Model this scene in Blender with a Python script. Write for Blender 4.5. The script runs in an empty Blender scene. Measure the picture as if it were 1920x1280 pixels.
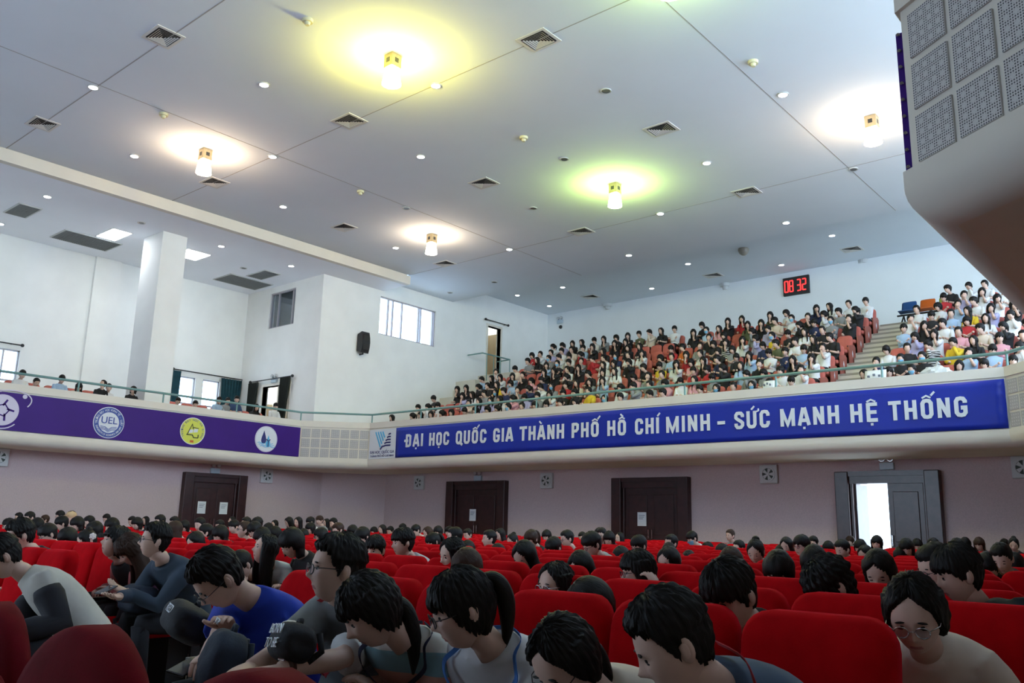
import bpy, bmesh, math, random, unicodedata
import numpy as np
from mathutils import Vector, Matrix
random.seed(7); rng = np.random.default_rng(7)
SC = bpy.context.scene; COL = SC.collection
PI = math.pi; R = math.radians

# ------------------------------------------------------------------ camera
FPX, CAMH = 1610.13, 1.25
_y, _p, _r = R(40.7322), R(12.1359), R(1.3928)
_f = np.array([-math.sin(_y)*math.cos(_p), math.cos(_y)*math.cos(_p), math.sin(_p)])
_rt = np.array([math.cos(_y), math.sin(_y), 0.0]); _up = np.cross(_rt, _f)
RT = math.cos(_r)*_rt + math.sin(_r)*_up; UP = -math.sin(_r)*_rt + math.cos(_r)*_up; FW = _f
CP = np.array([0, 0, CAMH])
cam = bpy.data.cameras.new('camera'); camo = bpy.data.objects.new('camera', cam); COL.objects.link(camo)
cam.sensor_width = 36; cam.lens = 36*FPX/1920; cam.clip_end = 300; cam.clip_start = .05
camo.matrix_world = Matrix(((RT[0], UP[0], -FW[0], 0), (RT[1], UP[1], -FW[1], 0), (RT[2], UP[2], -FW[2], CAMH), (0, 0, 0, 1)))
SC.camera = camo
# ------------------------------------------------------------------ daylight and exposure
w = bpy.data.worlds.new('daylight'); SC.world = w; w.use_nodes = True
w.node_tree.nodes['Background'].inputs[0].default_value = (.63, .805, 1, 1)
w.node_tree.nodes['Background'].inputs[1].default_value = 7.8
SC.view_settings.view_transform = 'Standard'; SC.view_settings.look = 'None'; SC.view_settings.gamma = 1
SC.view_settings.use_curve_mapping = False; SC.view_settings.exposure = 0.0

def ray(x, y): return (x-960)*RT - (y-640)*UP + FPX*FW
def onY(x, y, Y): d = ray(x, y); return CP + d*(Y/d[1])
def onX(x, y, X): d = ray(x, y); return CP + d*(X/d[0])
def onZ(x, y, Z): d = ray(x, y); return CP + d*((Z-CAMH)/d[2])
def at(x, y, dep): return CP + ray(x, y)*dep/FPX
def proj(p):
    d = np.asarray(p, float)-CP; z = d@FW
    return (960+FPX*(d@RT)/z, 640-FPX*(d@UP)/z, z)

# ------------------------------------------------------------------ materials
MATS = {}
def mat(name, c=(.8, .8, .8), rough=.6, noise=0, scale=8, bump=0, bscale=60, metal=0, emit=None, estr=0, spec=.5, coat=0, sheen=0, objcol=False):
    if name in MATS: return MATS[name]
    m = bpy.data.materials.new(name); m.use_nodes = True; nt = m.node_tree; b = nt.nodes['Principled BSDF']
    b.inputs['Base Color'].default_value = (*c, 1); b.inputs['Roughness'].default_value = rough
    b.inputs['Metallic'].default_value = metal; b.inputs['Specular IOR Level'].default_value = spec
    b.inputs['Coat Weight'].default_value = coat; b.inputs['Sheen Weight'].default_value = sheen
    if sheen: b.inputs['Sheen Tint'].default_value = (1, .03, .06, 1); b.inputs['Sheen Roughness'].default_value = .35
    src = None
    if objcol:
        oi = nt.nodes.new('ShaderNodeObjectInfo'); src = oi.outputs['Color']
    if noise or bump:
        tc = nt.nodes.new('ShaderNodeTexCoord')
    if noise:
        n = nt.nodes.new('ShaderNodeTexNoise'); n.inputs['Scale'].default_value = scale; n.inputs['Detail'].default_value = 4
        nt.links.new(tc.outputs['Object'], n.inputs['Vector'])
        mr = nt.nodes.new('ShaderNodeMapRange'); mr.inputs[1].default_value = .3; mr.inputs[2].default_value = .7
        mr.inputs[3].default_value = 1-noise; mr.inputs[4].default_value = 1+noise
        nt.links.new(n.outputs['Fac'], mr.inputs[0])
        mx = nt.nodes.new('ShaderNodeVectorMath'); mx.operation = 'SCALE'
        if src: nt.links.new(src, mx.inputs[0])
        else: mx.inputs[0].default_value = c
        nt.links.new(mr.outputs[0], mx.inputs['Scale']); src = mx.outputs[0]
    if src: nt.links.new(src, b.inputs['Base Color'])
    if bump:
        n2 = nt.nodes.new('ShaderNodeTexNoise'); n2.inputs['Scale'].default_value = bscale; n2.inputs['Detail'].default_value = 3
        nt.links.new(tc.outputs['Object'], n2.inputs['Vector'])
        bp = nt.nodes.new('ShaderNodeBump'); bp.inputs['Strength'].default_value = bump; bp.inputs['Distance'].default_value = .01
        nt.links.new(n2.outputs['Fac'], bp.inputs['Height']); nt.links.new(bp.outputs[0], b.inputs['Normal'])
    if emit:
        b.inputs['Emission Color'].default_value = (*emit, 1); b.inputs['Emission Strength'].default_value = estr
    MATS[name] = m; return m
def glassmat(name, tint=(.9, .95, 1), alpha=.12):
    m = bpy.data.materials.new(name); m.use_nodes = True; nt = m.node_tree; nt.nodes.clear()
    o = nt.nodes.new('ShaderNodeOutputMaterial'); t = nt.nodes.new('ShaderNodeBsdfTransparent'); g = nt.nodes.new('ShaderNodeBsdfGlossy')
    t.inputs[0].default_value = (*tint, 1); g.inputs['Roughness'].default_value = .03
    mx = nt.nodes.new('ShaderNodeMixShader'); mx.inputs[0].default_value = alpha
    nt.links.new(t.outputs[0], mx.inputs[1]); nt.links.new(g.outputs[0], mx.inputs[2]); nt.links.new(mx.outputs[0], o.inputs[0])
    MATS[name] = m; return m
M_white = mat('white_plaster', (.86, .87, .85), .85, .03, 1.2, .05, 40)
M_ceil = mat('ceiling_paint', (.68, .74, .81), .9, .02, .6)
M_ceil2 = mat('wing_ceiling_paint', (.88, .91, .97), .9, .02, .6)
M_cream = mat('cream_plaster', (.74, .70, .62), .8, .03, 1.5)
M_brown = mat('brown_wall_fabric', (.57, .45, .455), .95, .08, 45, .25, 160)
M_floor = mat('hall_floor_tile', (.30, .26, .23), .6, .15, 4)
M_step = mat('pale_step_tile', (.60, .57, .48), .6, .04, 3)
M_dark = mat('black_metal', (.015, .015, .017), .5)
M_seam = mat('seam_grey', (.36, .36, .37), .9)
M_rail = mat('teal_rail_paint', (.16, .30, .29), .4, .05, 20)
M_wood = mat('dark_red_wood', (.035, .010, .010), .38, .3, 6)
M_daylit_wood = mat('daylit_door_wood', (.045, .020, .022), .3, .3, 6)  # same dark red wood, base paler and bluer for the daylight on it
M_paper = mat('white_paper', (.75, .78, .8), .8)
M_ink = mat('grey_print', (.15, .17, .22), .8)
M_ltgrey = mat('light_grey_plastic', (.55, .57, .57), .5)
M_chrome = mat('chrome', (.7, .7, .72), .2, metal=1)
M_glass = glassmat('window_glass')
M_alu = mat('window_frame_paint', (.42, .40, .44), .5)
M_led = mat('downlight_glow', (1, 1, 1), .5, emit=(.92, .93, 1), estr=14)
M_panel = mat('panel_light_glow', (1, 1, 1), .5, emit=(.90, .95, 1), estr=22)
M_red = mat('red_seat_fabric', (.42, .003, .006), .95, .10, 14, .15, 220, spec=.04, sheen=.6)
M_velvet = mat('crimson_velvet', (.13, .004, .009), .9, .2, 9, .1, 150, spec=.1)
M_salmon = mat('salmon_seat_fabric', (.50, .125, .095), .8, .08, 9)
M_salmond = mat('salmon_wood_panel', (.36, .10, .075), .5, .1, 6)
M_skin = mat('skin', (.64, .43, .345), .5, .05, 20, spec=.35)
M_lip = mat('lip', (.44, .19, .17), .5)
def hairmat(name, c):
    m = mat(name, c, .5, spec=.22); nt = m.node_tree; b = nt.nodes['Principled BSDF']; tc = nt.nodes.new('ShaderNodeTexCoord'); sp = nt.nodes.new('ShaderNodeSeparateXYZ'); nt.links.new(tc.outputs['Object'], sp.inputs[0])
    at2 = nt.nodes.new('ShaderNodeMath'); at2.operation = 'ARCTAN2'; nt.links.new(sp.outputs[0], at2.inputs[0]); nt.links.new(sp.outputs[1], at2.inputs[1])
    cb = nt.nodes.new('ShaderNodeCombineXYZ'); nt.links.new(at2.outputs[0], cb.inputs[0]); nt.links.new(sp.outputs[2], cb.inputs[1])
    n = nt.nodes.new('ShaderNodeTexNoise'); n.inputs['Scale'].default_value = 22; n.inputs['Detail'].default_value = 3; nt.links.new(cb.outputs[0], n.inputs['Vector'])
    bp = nt.nodes.new('ShaderNodeBump'); bp.inputs['Strength'].default_value = .55; bp.inputs['Distance'].default_value = .006; nt.links.new(n.outputs['Fac'], bp.inputs['Height']); nt.links.new(bp.outputs[0], b.inputs['Normal'])
    return m
M_hair = hairmat('black_hair', (.0075, .0065, .0065)); M_brownhair = hairmat('brown_hair', (.04, .02, .013))
M_eye = mat('eye_white', (.6, .58, .56), .3)
M_cloth = mat('cloth', (.5, .5, .5), .85, .06, 10, objcol=True)
M_trous = mat('dark_trousers', (.012, .013, .018), .9, .2, 8)
M_shoe = mat('dark_shoe', (.03, .03, .03), .6)
M_mask = mat('blue_surgical_mask', (.20, .48, .70), .8)

# ------------------------------------------------------------------ mesh helpers
class MB:
    def __init__(s): s.v = []; s.f = []; s.m = []; s.n = 0
    def add(s, V, F, mi=0):
        o = s.n; V = np.asarray(V, float).reshape(-1, 3); s.v.append(V); s.n += len(V)
        s.f += [[i+o for i in f] for f in F]; s.m += [mi]*len(F)
        return s
    def verts(s): return np.concatenate(s.v) if s.v else np.zeros((0, 3))
    def box(s, a, b, mi=0):
        x0, y0, z0 = np.minimum(a, b); x1, y1, z1 = np.maximum(a, b)
        return s.add([(x0,y0,z0),(x1,y0,z0),(x1,y1,z0),(x0,y1,z0),(x0,y0,z1),(x1,y0,z1),(x1,y1,z1),(x0,y1,z1)],
            [(3,2,1,0),(4,5,6,7),(0,1,5,4),(1,2,6,5),(2,3,7,6),(3,0,4,7)], mi)
    def prism(s, poly, z0, z1, mi=0):          # poly: ccw xy points
        n = len(poly); V = [(x, y, z0) for x, y in poly]+[(x, y, z1) for x, y in poly]
        return s.add(V, [list(range(n))[::-1], list(range(n, 2*n))]+[(i, (i+1) % n, (i+1) % n+n, i+n) for i in range(n)], mi)
    def loft(s, rings, cap=True, mi=0, closed=True):
        k = len(rings[0]); V = np.concatenate([np.asarray(r, float) for r in rings]); F = []
        for i in range(len(rings)-1):
            for j in range(k if closed else k-1):
                a, b = i*k+j, i*k+(j+1) % k; F.append((a, b, b+k, a+k))
        if cap: F += [list(range(k))[::-1], list(range(len(V)-k, len(V)))]
        return s.add(V, F, mi)
    def tube(s, pts, rad, k=8, mi=0, cap=True, flat=1.0):
        pts = np.asarray(pts, float); n = len(pts); rad = np.broadcast_to(np.asarray(rad, float), (n,)); rings = []; u = None
        for i in range(n):
            t = pts[min(i+1, n-1)]-pts[max(i-1, 0)]; t = t/(np.linalg.norm(t)+1e-9)
            if u is None:
                u = np.cross(t, (0, 0, 1) if abs(t[2]) < .9 else (1, 0, 0))
            u = u-t*(u@t); u /= np.linalg.norm(u)+1e-9; v = np.cross(t, u)
            a = np.arange(k)*2*PI/k
            rings.append(pts[i]+rad[i]*(np.cos(a)[:, None]*u+np.sin(a)[:, None]*v*flat))
        return s.loft(rings, cap, mi)
    def ell(s, c, r, nu=12, nv=8, mi=0, M=None):
        V = [];
        for i in range(1, nv):
            ph = -PI/2+PI*i/nv
            for j in range(nu):
                th = 2*PI*j/nu; V.append((math.cos(ph)*math.cos(th)*r[0], math.cos(ph)*math.sin(th)*r[1], math.sin(ph)*r[2]))
        V += [(0, 0, -r[2]), (0, 0, r[2])]; F = []
        for i in range(nv-2):
            for j in range(nu):
                a, b = i*nu+j, i*nu+(j+1) % nu; F.append((a, b, b+nu, a+nu))
        p = (nv-1)*nu
        for j in range(nu): F.append(((j+1) % nu, j, p)); F.append(((nv-2)*nu+j, (nv-2)*nu+(j+1) % nu, p+1))
        V = np.array(V)
        if M is not None: V = V@np.asarray(M).T
        return s.add(V+np.asarray(c), F, mi)
    def cyl(s, c, r, h, ax=2, k=20, mi=0, r2=None):
        a = np.arange(k)*2*PI/k; r2 = r if r2 is None else r2; L = []
        for rr, hh in ((r, -h/2), (r2, h/2)):
            P = np.zeros((k, 3)); P[:, (ax+1) % 3] = rr*np.cos(a); P[:, (ax+2) % 3] = rr*np.sin(a); P[:, ax] = hh; L.append(P+np.asarray(c))
        return s.loft(L, True, mi)
    def ring(s, c, r0, r1, y0, y1, k=32, mi=0):  # annulus facing +-Y about c
        a = np.arange(k)*2*PI/k; P = lambda r, y: np.stack([r*np.cos(a), np.full(k, y), r*np.sin(a)], 1)+np.asarray(c)
        return s.loft([P(r0, y1), P(r0, y0), P(r1, y0), P(r1, y1), P(r0, y1)], False, mi)
    def xform(s, M, t=(0, 0, 0)):
        V = s.verts()@np.asarray(M).T+np.asarray(t); s.v = [V]; return s
    def mesh(s, name, mats, smooth=False, weld=False):
        me = bpy.data.meshes.new(name); me.from_pydata(s.verts().tolist(), [], s.f)
        for m in (mats if isinstance(mats, (list, tuple)) else [mats]): me.materials.append(m)
        if any(s.m): me.polygons.foreach_set('material_index', s.m)
        if smooth:
            me.polygons.foreach_set('use_smooth', [True]*len(me.polygons))
            if smooth == 'angle': me.set_sharp_from_angle(angle=R(32))
        me.update(); return me
    def obj(s, name, mats, parent=None, smooth=False, **k):
        o = link(name, s.mesh(name, mats, smooth), parent); tag(o, **k); return o
def link(name, data, parent=None, loc=None, rz=None):
    o = bpy.data.objects.new(name, data); COL.objects.link(o)
    if parent: o.parent = parent
    if loc is not None: o.location = tuple(loc)
    if rz is not None: o.rotation_euler = (0, 0, rz)
    return o
def tag(o, label=None, cat=None, group=None, kind=None):
    if label: o['label'] = label
    if cat: o['category'] = cat
    if group: o['group'] = group
    if kind: o['kind'] = kind
    return o
def thing(name, label, cat, loc=(0, 0, 0), rz=0, group=None):
    o = link(name, None, None, loc, rz); o.empty_display_size = .1; return tag(o, label, cat, group)
def struct(name, mb, m, parent=None, smooth=False):
    o = mb.obj(name, m, parent, smooth)
    if parent is None: o['kind'] = 'structure'
    return o
def copytree(o, parent=None):
    c = o.copy(); COL.objects.link(c); c.parent = parent
    for ch in o.children: copytree(ch, c)
    return c
def rotz(a): c, s = math.cos(a), math.sin(a); return np.array([[c, -s, 0], [s, c, 0], [0, 0, 1]])
def rotx(a): c, s = math.cos(a), math.sin(a); return np.array([[1, 0, 0], [0, c, -s], [0, s, c]])
def roty(a): c, s = math.cos(a), math.sin(a); return np.array([[c, 0, s], [0, 1, 0], [-s, 0, c]])
def smoothed(o, sub=0, bevel=0, seg=2):
    if bevel:
        b = o.modifiers.new('bevel', 'BEVEL'); b.width = bevel; b.segments = seg; b.limit_method = 'ANGLE'
    return o
def cat(A, n):
    A = np.asarray(A, float); m = len(A)-1; out = []
    for t in np.linspace(0, m, n):
        i = min(int(t), m-1); f = t-i; a, b, c, d = A[max(i-1, 0)], A[i], A[i+1], A[min(i+2, m)]
        out.append(.5*(2*b+(c-a)*f+(2*a-5*b+4*c-d)*f*f+(3*b-a-3*c+d)*f**3))
    return np.array(out)
ONES = 'zeroth first second third fourth fifth sixth seventh eighth ninth tenth eleventh twelfth thirteenth fourteenth fifteenth sixteenth seventeenth eighteenth nineteenth'.split()
TENS = {2: 'twenty', 3: 'thirty', 4: 'forty', 5: 'fifty'}
def ordn(n):
    if n < 20: return ONES[n]
    t = TENS[n//10]; return (t[:-1]+'ieth') if n % 10 == 0 else t+'-'+ONES[n % 10]
# ------------------------------------------------------------------ room shell
XC, YB, XA, YD = -26.0, 19.13, -31.08, 32.9
ZC, ZW, ZB = 10.87, 10.47, 11.67
XL, YW = -27.05, 22.3            # lower brown walls
FRONT, RIGHT = -5.0, 5.5
def wall(ax, pos, th, u0, u1, z0, z1, holes=()):
    """wall in plane ax=pos, u along the other axis; holes (u0,u1,z0,z1)"""
    us = sorted({u0, u1, *[h[0] for h in holes], *[h[1] for h in holes]}); zs = sorted({z0, z1, *[h[2] for h in holes], *[h[3] for h in holes]})
    mb = MB()
    for i in range(len(us)-1):
        for j in range(len(zs)-1):
            cu, cz = (us[i]+us[i+1])/2, (zs[j]+zs[j+1])/2
            if any(h[0] < cu < h[1] and h[2] < cz < h[3] for h in holes): continue
            a = [0, 0, zs[j]]; b = [0, 0, zs[j+1]]; a[ax] = pos; b[ax] = pos+th; a[1-ax] = us[i]; b[1-ax] = us[i+1]; mb.box(a, b)
    return mb
def span(f, pts, k):  # world-extent along axis k of pixel points
    v = [f(*p)[k] for p in pts]; return min(v), max(v)
fl = struct('floor', MB().box((-32, FRONT, -.15), (RIGHT, 23.5, 0)), M_floor)
# lower brown walls
struct('wall_left_lower', wall(0, XL, -.3, FRONT, 20.5, 0, 3.1), M_brown)
c0, c1 = np.array((XL, 20.5)), np.array((-25.44, YW))
struct('wall_corner_lower', MB().prism([tuple(c1), tuple(c1+(-.2, .25)), tuple(c0+(-.3, .1)), tuple(c0)], 0, 3.1), M_brown)
D4 = (onY(1600, 950, YW)[0], onY(1752, 950, YW)[0])
struct('wall_back_lower', wall(1, YW, .3, -25.44, RIGHT, 0, 3.1, [(D4[0], D4[1], -.01, 2.5)]), M_brown)
struct('wall_front_unseen', wall(1, -5.0, -.3, -32, RIGHT, 0, 11.2, [(-19, -8.5, 1.5, 5.4)]), mat('dark_stage_wall', (.10, .08, .08), .9, .1, 3))  # unseen wall, opening added and sized for light on the front rows
struct('wall_right_lower', wall(0, 2.2, .3, FRONT, YW, 0, 3.1), M_brown); struct('wall_right_front_light_block', wall(0, 2.2, .3, FRONT, 4.2, 3.1, 11.2), M_white)  # unseen upper front part added to keep daylight off the foreground
# upper walls
wC = (*span(lambda x, y: onX(x, y, XC), [(714, 556), (818, 581)], 1), onX(712, 626, XC)[2], onX(716, 555, XC)[2])
dC = (onX(914, 640, XC)[1], onX(938, 640, XC)[1], 7.6, onX(925, 613, XC)[2])
struct('wall_side_upper', wall(0, XC, -.25, YB, YD, 3.6, ZB+.1, [wC, dC]), M_white)
wB = (onY(505, 580, YB)[0], onY(552, 580, YB)[0], onY(503, 617, YB)[2], onY(530, 545, YB)[2])
dB = (onY(492, 745, YB)[0], onY(541, 745, YB)[0], 3.9, onY(520, 722, YB)[2])
struct('wall_wing_rear', wall(1, YB, .25, XA, XC-.25, 3.6, ZW+.3, [wB, dB]), M_white)
zt = onX(345, 705, XA)[2]
wA = [(onX(a, 720, XA)[1], onX(b, 720, XA)[1], 4.75, zt) for a, b in ((-32, 29), (329, 366), (380, 412))]+[(1.5, 4.3, 4.75, 6.63)]  # last opening is out of view, added to bring daylight into the wing
struct('wall_wing_left', wall(0, XA, -.25, FRONT, YB+.25, 3.6, ZW+.3, wA), M_white)
py = [onX(x, 490, XA)[1] for x in (178, 226)]
struct('trim_1', MB().box((XA, py[0], 3.9), (XA+.12, py[1], ZW)), M_white)
struct('wall_back_upper', wall(1, YD, .25, XC-.25, RIGHT, 3.9, ZB+.1), mat('back_wall_plaster', (.82, .86, .88), .85, .02, 1))
struct('wall_column', MB().box((-27.6, 12.85, 3.6), (-26.3, 13.7, ZW+.02)), M_white)
# ceilings
ceil = struct('ceiling', MB().box((-24.5, FRONT, ZC), (RIGHT, 22.1, ZC+.35)).box((XC-.05, 22.1, ZC), (RIGHT, 26.1, ZC+.35)), M_ceil)
struct('ceiling_back', MB().box((XC-.1, 26.1, ZB), (RIGHT, YD+.1, ZB+.2)).box((XC-.1, 26.05, ZC+.05), (RIGHT, 26.1, ZB+.2)), M_ceil)
struct('ceiling_wing', MB().box((XA-.1, FRONT, ZW), (-24.62, 22.1, ZW+.34)), M_ceil2)
struct('trim_2', MB().box((-24.62, FRONT, ZW), (-24.4, 22.1, ZC-.07)).box((-24.62, FRONT, ZC-.07), (-24.5, 22.0, ZC+.1)), M_cream)
for k, (a, b) in enumerate((((287, 197), (957, 465)), ((1270, 0), (1668, 398)))):
    x = np.mean([onZ(*p, ZC)[0] for p in (a, b)]); MB().box((x-.012, FRONT, ZC-.004), (x+.012, 26.1, ZC)).obj('ceiling_seam', M_seam, ceil)
for pts in (((173, 163), (20, 277)), ((827, 155), (523, 288)), ((1373, 368), (963, 467))):
    y = np.mean([onZ(*p, ZC)[1] for p in pts]); MB().box((-24.5, y-.012, ZC-.004), (RIGHT, y+.012, ZC)).obj('ceiling_seam', M_seam, ceil)
# balcony slab, tiers and parapet
PATH = [(-25.5, FRONT), (-25.5, 18.25), (-23.81, 20.0), (-3.67, 20.0), (-1.37, 17.7), (-1.37, 5.33), (1.9, 3.06)]
def offpath(d, path=PATH):   # d>0: towards the hall (right-hand side of the walk)
    P = [np.array(p, float) for p in path]; out = []
    for i, p in enumerate(P):
        ns = []
        for a, b in ((i-1, i), (i, i+1)):
            if a >= 0 and b < len(P):
                t = P[b]-P[a]; t /= np.linalg.norm(t); ns.append(np.array((t[1], -t[0])))
        n = sum(ns); n /= np.linalg.norm(n); out.append(p+n*d/(n@ns[0]))
    return out
inner = [tuple(p) for p in offpath(-.2)]
slab = MB().prism(([(XA-.2, FRONT)]+inner+[(RIGHT, inner[-1][1]), (RIGHT, YD), (XA-.2, YD)]), 3.08, 3.9)
M_soff = mat('soffit_paint', (.80, .73, .60), .8, .04, 1.5)
struct('floor_balcony', slab, M_soff)
prof = [(-.25, 3.3), (-.25, 4.74), (.03, 4.74), (.03, 4.53), (0, 4.53), (0, 3.44), (.05, 3.44), (.05, 3.33)]
prof += [(-.2+.25*math.cos(a), 3.33-.25*math.sin(a)) for a in np.linspace(.12, PI/2, 8)]
rings = []
offs = {n: offpath(n) for n in {p[0] for p in prof}}
for i in range(len(PATH)): rings.append([(*offs[n][i], z) for n, z in prof])
par = struct('trim_3', MB().loft(rings), M_cream, None, 'angle')
NR = 9; YR0, YP, ZR0, ZRS = 21.3, .78, 3.9, .435      # head line of row 0, row pitch, floor, rise
st = MB()
for k in range(1, NR+1):
    st.box((XC, YR0+YP*k-.42, 3.9), (RIGHT, YD if k == NR else YR0+YP*(k+1)-.42, ZR0+ZRS*k))
ft = struct('floor_tiers', st, M_step); M_edge_shade = mat('grey_step_edge_shade', (.30, .28, .24), .8)
for k in range(1, NR+1): y_, z_ = YR0+YP*k-.42, ZR0+ZRS*k; MB().box((-8.5, y_-.012, z_-.05), (-7.1, y_+.03, z_+.006)).obj('step_edge_shade', M_edge_shade, ft); MB().box((-8.5, y_-.28, z_-.22), (-7.1, y_, z_-.20)).box((-8.5, y_-.28, z_-ZRS), (-7.1, y_, z_-.22)).obj('half_step', M_step, ft); MB().box((-8.5, y_-.29, z_-.25), (-7.1, y_-.25, z_-.196)).obj('step_edge_shade', M_edge_shade, ft)  # dark strips stand in for the shading along the step edges
# grille panels let into the parapet
def grillemat():
    m = mat('perforated_panel', (.6, .6, .62), .7); nt = m.node_tree; b = nt.nodes['Principled BSDF']
    tc = nt.nodes.new('ShaderNodeTexCoord'); sep = nt.nodes.new('ShaderNodeSeparateXYZ'); nt.links.new(tc.outputs['Object'], sep.inputs[0])
    def M(op, a, b=None, v=None):
        n = nt.nodes.new('ShaderNodeMath'); n.operation = op
        nt.links.new(a, n.inputs[0])
        if b is not None: nt.links.new(b, n.inputs[1])
        elif v is not None: n.inputs[1].default_value = v
        return n.outputs[0]
    def fr(o, k): return M('ABSOLUTE', M('SUBTRACT', M('FRACT', M('MULTIPLY', o, v=k)), v=.5))
    d = []
    x, z = fr(sep.outputs['X'], 60), fr(sep.outputs['Z'], 60)
    hole = M('LESS_THAN', M('ADD', M('POWER', x, v=2), M('POWER', z, v=2)), v=.085)
    X, Z = fr(sep.outputs['X'], 15), fr(sep.outputs['Z'], 15)
    solid = M('GREATER_THAN', M('ADD', M('POWER', X, v=2), M('POWER', Z, v=2)), v=.05)
    fac = M('MULTIPLY', hole, solid)
    mx = nt.nodes.new('ShaderNodeMix'); mx.data_type = 'RGBA'
    mx.inputs[6].default_value = (.56, .55, .55, 1); mx.inputs[7].default_value = (.05, .05, .06, 1)
    nt.links.new(fac, mx.inputs[0]); nt.links.new(mx.outputs[2], b.inputs['Base Color']); return m
M_gr = grillemat()
gm = MB().box((-.148, -.012, -.148), (.148, .02, .148)).mesh('grille_panel', M_gr)
def grilles(p0, p1, n, s0, pitch=.34):
    p0, p1 = np.array(p0), np.array(p1); t = (p1-p0)/np.linalg.norm(p1-p0); nrm = np.array((t[1], -t[0]))
    rz = math.atan2(t[1], t[0])
    for i in range(n):
        for j in range(3):
            c = p0+t*(s0+pitch*i)+nrm*.002; o = link('grille_panel', gm, par, (c[0], c[1], 3.44+.18+.345*j), rz)
grilles(PATH[1], PATH[2], 7, .2); grilles(PATH[3], PATH[4], 9, .2); grilles(PATH[5], PATH[6], 11, .22)
# hand rail on posts
rail = thing('handrail', 'teal painted tubular handrail running along the top of the balcony parapet', 'handrail')
rp = [(*p, 5.05) for p in offpath(-.1)]
MB().tube(rp, .036, 10).obj('rail_tube', M_rail, rail, True)
pm = MB().cyl((0, 0, 4.9), .025, .32, 2, 10).mesh('rail_post', M_rail)
offp = offpath(-.1)
for i in range(len(offp)-1):
    a, b = offp[i], offp[i+1]; L = np.linalg.norm(b-a); n = max(1, round(L/2.6))
    for j in range(n): p = a+(b-a)*j/n; link('rail_post', pm, rail, (p[0], p[1], 0))

# ------------------------------------------------------------------ windows
def window(n, ax, pos, h, verts, parts, rails=(), frame=M_alu, depth=.10):
    """frame with mullions (fractions of width) and a pane between each pair"""
    u0, u1, z0, z1 = h; r = link(f'window_{n}', None); r['kind'] = 'structure'; fm = MB(); t = .05
    def B(mb, ua, ub, za, zb, d0, d1):
        a = [0, 0, za]; b = [0, 0, zb]; a[ax] = pos+d0; b[ax] = pos+d1; a[1-ax] = ua; b[1-ax] = ub; mb.box(a, b)
    s = -1 if ax == 0 else 1
    B(fm, u0, u1, z0, z0+t, s*.06, s*.16); B(fm, u0, u1, z1-t, z1, s*.06, s*.16); B(fm, u0, u0+t, z0, z1, s*.06, s*.16); B(fm, u1-t, u1, z0, z1, s*.06, s*.16)
    fm.obj('window_frame', frame, r)
    for v in verts:
        m = MB(); c = u0+(u1-u0)*v; B(m, c-.025, c+.025, z0, z1, s*.07, s*.15); m.obj('mullion', frame, r)
    for v in rails:
        m = MB(); c = z0+(z1-z0)*v; B(m, u0, u1, c-.03, c+.03, s*.07, s*.15); m.obj('transom', frame, r)
    e = [0, *verts, 1]
    for i in range(len(e)-1):
        m = MB(); B(m, u0+(u1-u0)*e[i]+.02, u0+(u1-u0)*e[i+1]-.02, z0+.03, z1-.03, s*.105, s*.112); m.obj('pane', M_glass, r)
    return r
window(1, 0, XC, wC, (.16, .24, .40, .70, .74, .96), None)
window(2, 0, XA, wA[0], (.5,), None, (.45,)); window(3, 0, XA, wA[1], (), None, (.45,)); window(4, 0, XA, wA[2], (), None, (.45,))
for q in (3,): window(q+5, 0, XA, wA[q], (.5,), None, (.45,))  # added unseen window, only for its daylight
window(5, 1, YB, wB, (.3, .85), None)
M_beige = mat('beige_room_wall', (.80, .66, .48), .9, .03, 2)
struct('wall_room_behind_window', wall(1, YB+1.5, .1, XA, XC-.25, 3.6, 10.4), M_beige)
struct('wall_dark_panel_behind_window', MB().box((wB[0]-.15, YB+.3, wB[2]-.2), (wB[1]-.3, YB+.34, wB[3]+.3)), mat('dark_backing_panel', (.06, .07, .075), .8))  # dark panel added behind the glass so the panes look dark
struct('wall_corridor_side', wall(0, XC-1.6, -.1, 26, 31, 7.6, 11.5).box((XC-1.6, 26.9, 7.6), (XC-.25, 27.0, 11.5)).box((XC-1.6, 30.2, 7.6), (XC-.25, 30.3, 10.3)), M_beige); struct('ceiling_corridor_light_block', MB().box((XC-1.7, 26.9, 11.0), (XC-.25, 30.2, 11.1)), M_beige); struct('floor_corridor_light_block', MB().box((XC-1.7, 26.9, 7.5), (XC-.25, 30.2, 7.6)), M_beige)  # ceiling, floor and end walls added to dim daylight in the corridor
struct('ceiling_wing_room_light_block', MB().box((XA, YB+.25, 6.9), (XC-.25, YB+1.5, 7.0)).box((XC-.6, YB+.25, 3.9), (XC-.5, YB+1.5, 6.9)).box((XA, YB+.25, 3.9), (XA+.1, YB+1.5, 6.0)), M_beige)  # enclosure added to keep most daylight off the wall behind the doorway
for n, ax, pos, h in ((6, 1, YB, dB), (7, 0, XC, dC)):      # open doorways with pale frames
    r = link(f'door_{n}', None); r['kind'] = 'structure'; u0, u1, z0, z1 = h
    for nm, (a, b, c, d) in dict(jamb=(u0-.1, u0, z0, z1), jamb_=(u1, u1+.1, z0, z1), head=(u0-.1, u1+.1, z1, z1+.1)).items():
        A = [0, 0, c]; Bq = [0, 0, d]; s = -1 if ax == 0 else 1; A[ax] = pos-s*.03; Bq[ax] = pos+s*.2; A[1-ax] = a; Bq[1-ax] = b
        MB().box(A, Bq).obj(nm.strip('_'), M_cream, r)
    m = MB(); A = [0, 0, z0]; Bq = [0, 0, z1]; s = -1 if ax == 0 else 1; A[ax] = pos+s*.1; Bq[ax] = pos+s*.15; c = (u0+u1)/2; A[1-ax] = c-.03; Bq[1-ax] = c+.03
    if n == 6: m.box(A, Bq).obj('mullion', M_cream, r)
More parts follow.
